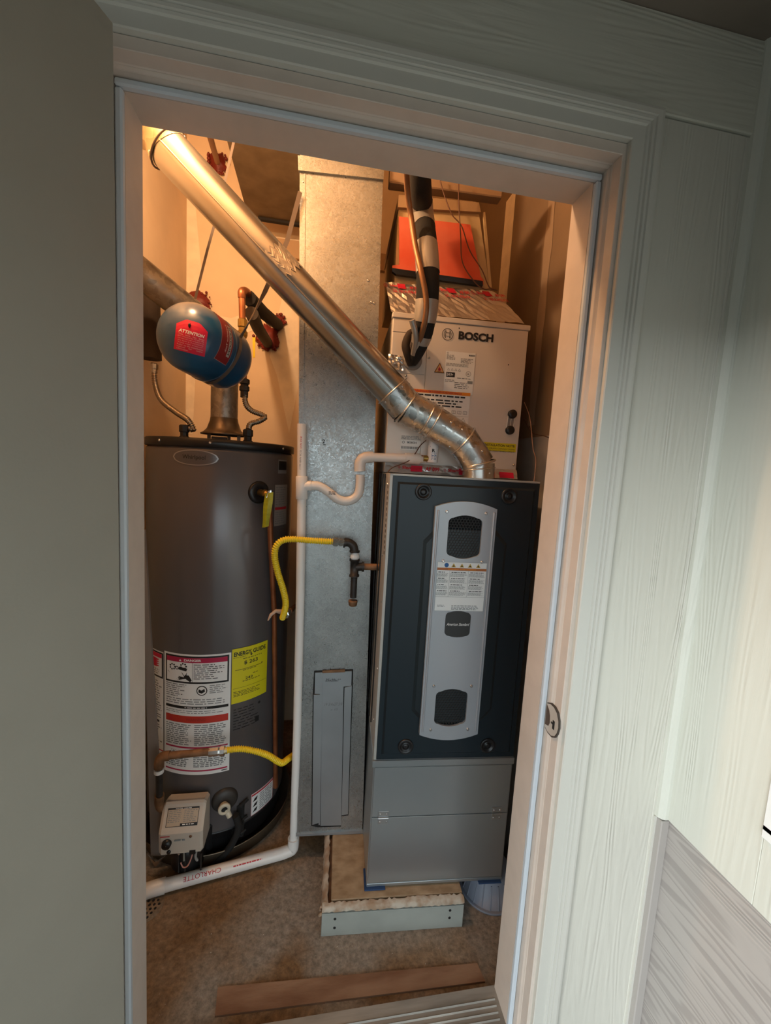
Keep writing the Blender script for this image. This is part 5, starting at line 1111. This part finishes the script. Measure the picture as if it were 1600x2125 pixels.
# ---- water connections
o = thing('cold_water_line', 'dark foam-covered pipe and corrugated steel connector beside the blue tank dome', 'pipe', WY(318, 752, .86))
b = MB(); b.tube([WY(313, 745, .88), WY(310, 660, .88), WY(309, 612, .88)], .036, M['brins'], 20); b.build('foam_sleeve', o)
b = MB(); b.lathe(WY(320, 774, .86), (0, 0, 1), [(0, .011), (.012, .011), (.014, .014), (.030, .014), (.034, .010)], M['chrome'], 8, smooth=False); b.build('hex_nut', o)
b = MB(); corrugated(b, [WY(320, 768, .86), WY(323, 800, .85), WY(335, 830, .82), WY(365, 855, .77), WY(390, 872, .725), WY(401, 892, .722), Vector((-.100, HY - .15, 1.518))], .0085, M['flexm'], .0064, .0018); b.build('corrugated_connector', o)
o = thing('hot_water_line', 'copper riser with brass valve and corrugated steel connector beyond the blue tank', 'pipe', WY(505, 815, .76))
b = MB(); yy = .80
b.tube([WY(502, 608, yy), WY(503, 665, yy)], .0115, M['copper'], 16); b.tube(smoothpath([WY(502, 618, yy), WY(502, 606, yy), WY(509, 604, yy + .03), WY(518, 612, yy + .08)], 4), .0135, M['copper'], 14); b.tube([WY(507, 730, yy), WY(506, 785, yy)], .0105, M['copper'], 14); b.build('copper_tube', o)
b = MB(); pz = WY(503, 702, yy); b.lathe(pz, (0, 0, 1), [(-.02, .011), (.0, .013), (.010, .017), (.022, .0175), (.026, .013), (.034, .013), (.038, .0165), (.062, .0165), (.066, .012)], M['brass'], 10, smooth=False); b.build('brass_valve', o)
b = MB(); b.prism([WY(524, 700, yy - .02), WY(530, 700, yy - .02), WY(529, 742, yy - .02), WY(525, 742, yy - .02)], (0, .004, 0), M['yel']); b.build('valve_handle', o)
b = MB(); b.lathe(WY(507, 812, yy), (0, 0, 1), [(-.022, .0135), (0, .0135), (.002, .0175), (.016, .0175), (.018, .014), (.024, .0135), (.026, .018), (.040, .018), (.044, .012)], M['blackm'], 8, smooth=False); b.build('coupling', o)
b = MB(); corrugated(b, [WY(508, 815, yy), WY(510, 838, yy - .01), WY(522, 852, yy - .02), WY(542, 860, yy - .03), WY(550, 866, yy - .035), WY(538, 874, yy - .045), WY(520, 880, yy - .06), WY(516, 892, yy - .075), Vector((.105, HY - .15, 1.518))], .0085, M['flexm'], .0064, .0018); b.build('corrugated_connector', o)
tag(MB().tube([WY(516, 618, .86), WY(545, 648, 1.05), WY(577, 674, 1.40)], .026, M['insul'], 18).build('insulated_pipe', loc=WY(577, 674, 1.3)), 'upper black foam-covered pipe running into the rear wall sealant', 'pipe')
tag(MB().tube([WY(522, 650, .86), WY(536, 682, 1.05), WY(556, 712, 1.40)], .024, mat('worn_foam', (.055, .04, .028), .8, bump=.3, bs=90), 18).build('insulated_pipe', loc=WY(556, 712, 1.3)), 'lower brownish foam-covered pipe running into the largest sealant patch', 'pipe')
# ---- dusty post in front of the heater
P = [WY(336, 1772, .55), WY(309, 1772, .55)]
P = [W(343, 1772, 1, .495), W(313, 1772, 1, .495), WY(291, 1040, .46), WY(296, 1040, .46)]
P[0].z = P[1].z = .056
b = MB(); b.prism([W(341, 1776, 1, .60), W(313, 1776, 1, .60), WY(299, 1330, .56), WY(296, 1100, .54), WY(299.5, 1100, .54), WY(313, 1330, .56)], (0, .012, 0), M['post'])
po = tag(b.build('leaning_board', loc=W(325, 1776, 1, .60)), 'narrow dusty grey-brown board leaning on the pan before the water heater', 'board')
for u0 in ():
    pass
b = MB(); q = [WY(306, 1774, .575), WY(322, 1800, .57), WY(344, 1776, .575), WY(322, 1790, .565)]
b.prism([q[0], q[3], q[1]], (0, .003, 0), M['chrome']); b.prism([q[3], q[2], q[1]], (0, .003, 0), M['chrome']); b.build('metal_bracket', po)

# ================================================================== GAS LINES
g = thing('gas_connector', 'yellow corrugated gas connector crossing the white pipe near the duct', 'gas hose', L(690, 1124, .50), FE)
b = MB(); corrugated(b, Lp([(690, 1124, .515), (650, 1122, .505), (610, 1119, .50), (588, 1121, .50), (574, 1132, .50), (570, 1155, .505), (577, 1190, .52), (588, 1225, .54), (593, 1255, .56), (586, 1284, .58)], .5), .0092, M['yel'], .0068, .0017, 14); b.build('flex_hose', g)
b = MB(); p0, p1_ = L(688, 1124, .515), L(716, 1126, .52); dx = (p1_ - p0).normalized(); ln = (p1_ - p0).length
b.lathe(p0, dx, [(0, .010), (ln * .14, .010), (ln * .16, .0145), (ln * .45, .0145), (ln * .47, .010), (ln * .56, .010), (ln * .58, .0130), (ln * .80, .0130), (ln * .82, .0105), (ln, .0105)], M['chrome'], 8, smooth=False); b.build('flare_nut', g)
b = MB(); p0, p1_ = L(588, 1278, .575), L(601, 1268, .62); dx = (p1_ - p0).normalized(); b.lathe(p0, dx, [(0, .011), (.010, .011), (.012, .015), (.025, .015), (.027, .011), (.04, .011)], M['chrome'], 8, smooth=False); b.build('flare_nut', g)
g2 = thing('iron_gas_tee', 'black iron elbow, tee and drip leg feeding the furnace side', 'pipe fitting', L(736, 1180, .52), FE)
Y5 = .525
b = MB(); c0_, c1_, c2_ = L(714, 1126, Y5), L(734, 1130, Y5), L(736, 1146, Y5); b.tube(smoothpath([c0_, L(724, 1126, Y5), L(733, 1133, Y5), c2_], 5), .0135, M['blackm'], 16); b.lathe(c0_, (c1_ - c0_).normalized() * 1, [(0, .0165), (.005, .0165)], M['blackm'], 16); b.lathe(c2_, (0, 0, 1), [(0, .0165), (.006, .0165)], M['blackm'], 16); b.build('elbow', g2)
b = MB(); b.lathe(L(736, 1158, Y5), (0, 0, 1), [(-.004, .011), (.0, .0145), (.006, .0155), (.012, .0135), (.018, .011)], M['gtape'], 16); b.build('thread_tape', g2)
b = MB(); t0, t1 = L(736, 1160, Y5), L(735, 1196, Y5); b.lathe(t1, (t0 - t1).normalized(), [(0, .0165), (.006, .0165), (.007, .0135), ((t0 - t1).length - .007, .0135), ((t0 - t1).length - .006, .0165), ((t0 - t1).length, .0165)], M['blackm'], 18); b.tube([L(738, 1176, Y5), L(755, 1176, Y5)], .0135, M['blackm'], 14); b.lathe(L(751, 1176, Y5), (1, 0, 0), [(0, .0165), (.007, .0165)], M['blackm'], 16); b.build('tee', g2)
b = MB(); q = L(755, 1176, Y5); b.tube([q, Vector((FX0 + .004, Y5, q.z))], .0108, M['rust'], 16); b.build('supply_nipple', g2)
b = MB(); b.tube([L(735, 1198, Y5), L(733, 1240, Y5)], .0105, M['blackm'], 16); b.build('drip_leg', g2)
b = MB(); q = L(732, 1257, Y5); b.lathe(q, (0, 0, 1), [(0, .011), (.003, .0135), (.014, .0150), (.018, .0150), (.018, .0105)], M['rust'], 16); b.build('end_cap', g2)
# second gas connector near the bottom
g3 = thing('gas_connector', 'lower yellow gas connector curving round the water heater front', 'gas hose', WY(470, 1557, .53))
b = MB(); corrugated(b, [WY(468, 1557, .53), WY(500, 1554, .53), WY(530, 1559, .53), WY(555, 1567, .54), WY(575, 1579, .55), WY(586, 1583, .56), WY(598, 1575, .60), WY(618, 1560, .75)], .0092, M['yel'], .0068, .0017, 14); b.build('flex_hose', g3)
b = MB(); p0, p1_ = WY(472, 1557, .53), WY(434, 1561, .53); dx = (p1_ - p0).normalized(); ln = (p1_ - p0).length; b.lathe(p0, dx, [(0, .010), (.008, .010), (.009, .0155), (.022, .0155), (.024, .011), (.028, .0135), (ln, .0135)], M['chrome'], 8, smooth=False); b.build('flare_nut', g3)
g4 = thing('iron_gas_pipe', 'rusty gas pipe with elbow dropping to the gas control', 'pipe', WY(335, 1572, .53))
b = MB(); b.tube(smoothpath([WY(436, 1560, .53), WY(400, 1563, .53), WY(350, 1568, .53)], 4), .0115, M['rust'], 16); b.build('nipple', g4)
b = MB(); b.tube(smoothpath([WY(352, 1568, .53), WY(338, 1570, .53), WY(331, 1578, .53), WY(330, 1592, .533)], 4), .0150, M['rust'], 16); b.build('elbow', g4)
b = MB(); b.tube([WY(330, 1590, .533), WY(331, 1655, .545)], .0105, M['blackm'], 16); b.lathe(WY(330, 1603, .535), (0, 0, 1), [(0, .0145), (.012, .0145)], M['gtape'], 14); b.build('drop_nipple', g4)
b = MB(); b.tube(smoothpath([WY(331, 1650, .545), WY(331, 1668, .55), WY(338, 1676, .555), WY(362, 1676, .565)], 4), .0145, M['rust'], 16); b.build('elbow', g4)
# pipe stub from the rear wall behind the upper connector
tag(MB().tube([FE @ L(600, 1270, .62), WY(612, 1258, 1.41)], .0105, M['rust'], 12).build('gas_stub', loc=WY(612, 1258, 1.3)), 'rusty gas stub leaving the rear wall behind the white pipe', 'pipe')
b = MB(); P = [L(585, 1270, .60), L(572, 1268, .58), L(562, 1276, .57), L(556, 1288, .565)]; b.tube(P, .005, mat('rag', (.45, .33, .25), .8), 6, rads=[.009, .006, .006, .002]); 
tag(b.build('paper_tag', frame=FE, loc=P[0]), 'torn pale paper tag hanging by the rusty gas stub', 'tag')

# ================================================================== PVC CONDENSATE PIPES
pv_ = thing('drain_pipe', 'white plastic condensate pipe with trap running to the floor beside the duct', 'pipe', W(612, 1768, 1, .585))
Y6 = .545
yb_ = lambda v: .545 + max(0, (v - 1035)) / 710 * .050
b = MB(); b.tube([L(626, 880, Y6), L(626, 990, Y6)], .0140, M['pvc'], 20, cap=False); b.lathe(L(626, 880, Y6), (0, 0, 1), [(0, .014), (.0, .0105)], M['pvc'], 20, cap=False)
P_ = lambda pts: [FE @ q for q in pts]
def PW(mb):  # equipment frame -> world
    mb.v = [FE @ v for v in mb.v]; return mb
PW(b).build('open_riser', pv_)
b = MB(); b.lathe(L(626, 1036, Y6), (L(626, 986, Y6) - L(626, 1036, Y6)).normalized(), [(0, .0165), (.002, .0185), (.070, .0185), (.073, .0165)], M['pvc'], 24); b.tube([L(626, 1018, Y6), L(632, 1008, Y6), L(646, 1008, Y6)], .0165, M['pvc'], 20); PW(b).build('tee', pv_)
b = MB(); b.tube([L(626, 1034, Y6), L(623, 1240, yb_(1240)), L(617, 1500, yb_(1500)), L(609, 1745, yb_(1745))], .0140, M['pvc'], 20); PW(b).build('down_pipe', pv_)
b = MB(); b.tube(smoothpath(Lp([(644, 1008), (662, 1009), (682, 1021), (700, 1035), (718, 1040), (736, 1034), (746, 1018), (748, 985)], Y6), 6), .0142, M['pvc'], 20); PW(b).build('trap', pv_)
b = MB(); b.tube(smoothpath(Lp([(747, 978), (747, 963), (752, 953), (762, 949), (774, 949)], Y6), 4), .0178, M['pvc'], 22); PW(b).build('elbow', pv_)
b = MB(); b.tube([L(772, 949, Y6), L(850, 951, Y6)], .0140, M['pvc'], 20); PW(b).build('branch_pipe', pv_)
b = MB(); b.lathe(L(841, 951, Y6), (1, 0, 0), [(0, .0175), (.045, .0175), (.052, .012), (.068, .012)], M['pvc'], 20); PW(b).build('coupling', pv_)
b = MB(); b.lathe(L(873, 951, Y6), (1, 0, 0), [(0, .010), (.02, .010)], M['copper'], 16); PW(b).build('threaded_end', pv_)
e1 = W(612, 1768, 1, .590); e1.z = .022
dp = FE @ L(609, 1745, yb_(1745))
e0_ = Vector((dp.x, dp.y, .030)); wl0 = W(330, 1842, 2, .022)
ed = (wl0 - e0_).normalized(); ed.z = 0
b = MB(); b.tube(smoothpath([dp + up * .012, e0_ + up * .012, e0_ + ed * .006 - up * .002, e0_ + ed * .04 - up * .007], 5), .0200, M['pvc'], 22); b.build('elbow', pv_)
e2 = Vector((e0_.x, e0_.y, .0225)) + ed * .030; fl_end = W(340, 1838, 2, .0225)
b = MB(); b.tube([e2, fl_end], .0195, M['pvc'], 20); lowp = b.build('floor_run', pv_)
b = MB(); b.tube(smoothpath([fl_end - ed * .004, fl_end + ed * .032, fl_end + ed * .052 - up * .002], 4), .0225, M['pvc'], 22); b.build('coupling', pv_)
# printing on the pipes
dirp = (e2 - fl_end).normalized(); ln = (e2 - fl_end).length; nrm_ = (CAM - fl_end); nrm_ = (nrm_ - dirp * nrm_.dot(dirp)).normalized(); sd_ = dirp.cross(nrm_)
if sd_.z < 0: sd_ = -sd_
def pw(x, y, l): t = y / .0195; return fl_end + dirp * x + (nrm_ * math.cos(t) + sd_ * math.sin(t)) * (.0195 + .0004 * (l + 1))
S = Sheet(pw, .02); S.text('CHARLOTTE', ln * .30, .0012, -.115, -.0125, M['inkr'], 1, .0, 0); 
for v in S.mb.v: pass
S.lines(ln * .55, -.002, ln * .80, .002, 1, M['inkr'], 1, .9, .1); S.build('pipe_print', lowp)
q0, q1 = FE @ L(626, 890, Y6), FE @ L(626, 975, Y6)
S = Sheet(lambda x, y, l: Vector((q0.x + .0148 * math.sin(x / .0145), q0.y - .0148 * math.cos(x / .0145) - .0003 * l, y)))
for i, t_ in enumerate(('J 1102', 'NSF-PW', 'PVC 1120', '1.0 IN', 'SCH 40')): S.text(t_, 0, q1.z + .010 + i * .021, .017, .0055, M['grey'] if i < 3 else M['inkr'], 1, .01, 0, PI / 2)
S.build('pipe_print', pv_)
q = L(690, 1024, Y6 - .0145)
S = Sheet(lambda x, z, l: FE @ Vector((q.x + x, q.y - .0006 * l, q.z + z))); S.lines(-.012, -.005, .014, .007, 3, M['ink'], 1, .5); S.build('pipe_print', pv_)
# float switch
fs_ = thing('float_switch', 'white cylindrical float switch with blue print beside the vent elbow', 'switch', L(897, 960, .54), FE)
q = L(897, 960, .535); b = MB(); b.lathe(q, (0, 0, 1), [(0, .016), (.004, .0175), (.052, .0175), (.056, .016), (.070, .015), (.072, .010)], mat('switch_white', (.78, .77, .78), .25), 24); b.build('switch_body', fs_)
S = Sheet(lambda x, z, l: Vector((q.x + .0178 * math.sin(x / .0175), q.y - .0178 * math.cos(x / .0175) - .0003 * l, q.z + z))); S.rect(-.014, .048, .014, .052, M['bluep'], 1); S.text('R', -.002, .038, .010, .010, M['ink'], 1, .05); S.lines(-.008, .008, .010, .032, 6, M['bluep'], 1, .4); S.build('switch_print', fs_)
b = MB(); b.tube([q + Vector((-.014, 0, .012)), q + Vector((-.030, 0, .012))], .010, M['brass'], 12); b.build('side_port', fs_)
print('objects', len(bpy.data.objects))
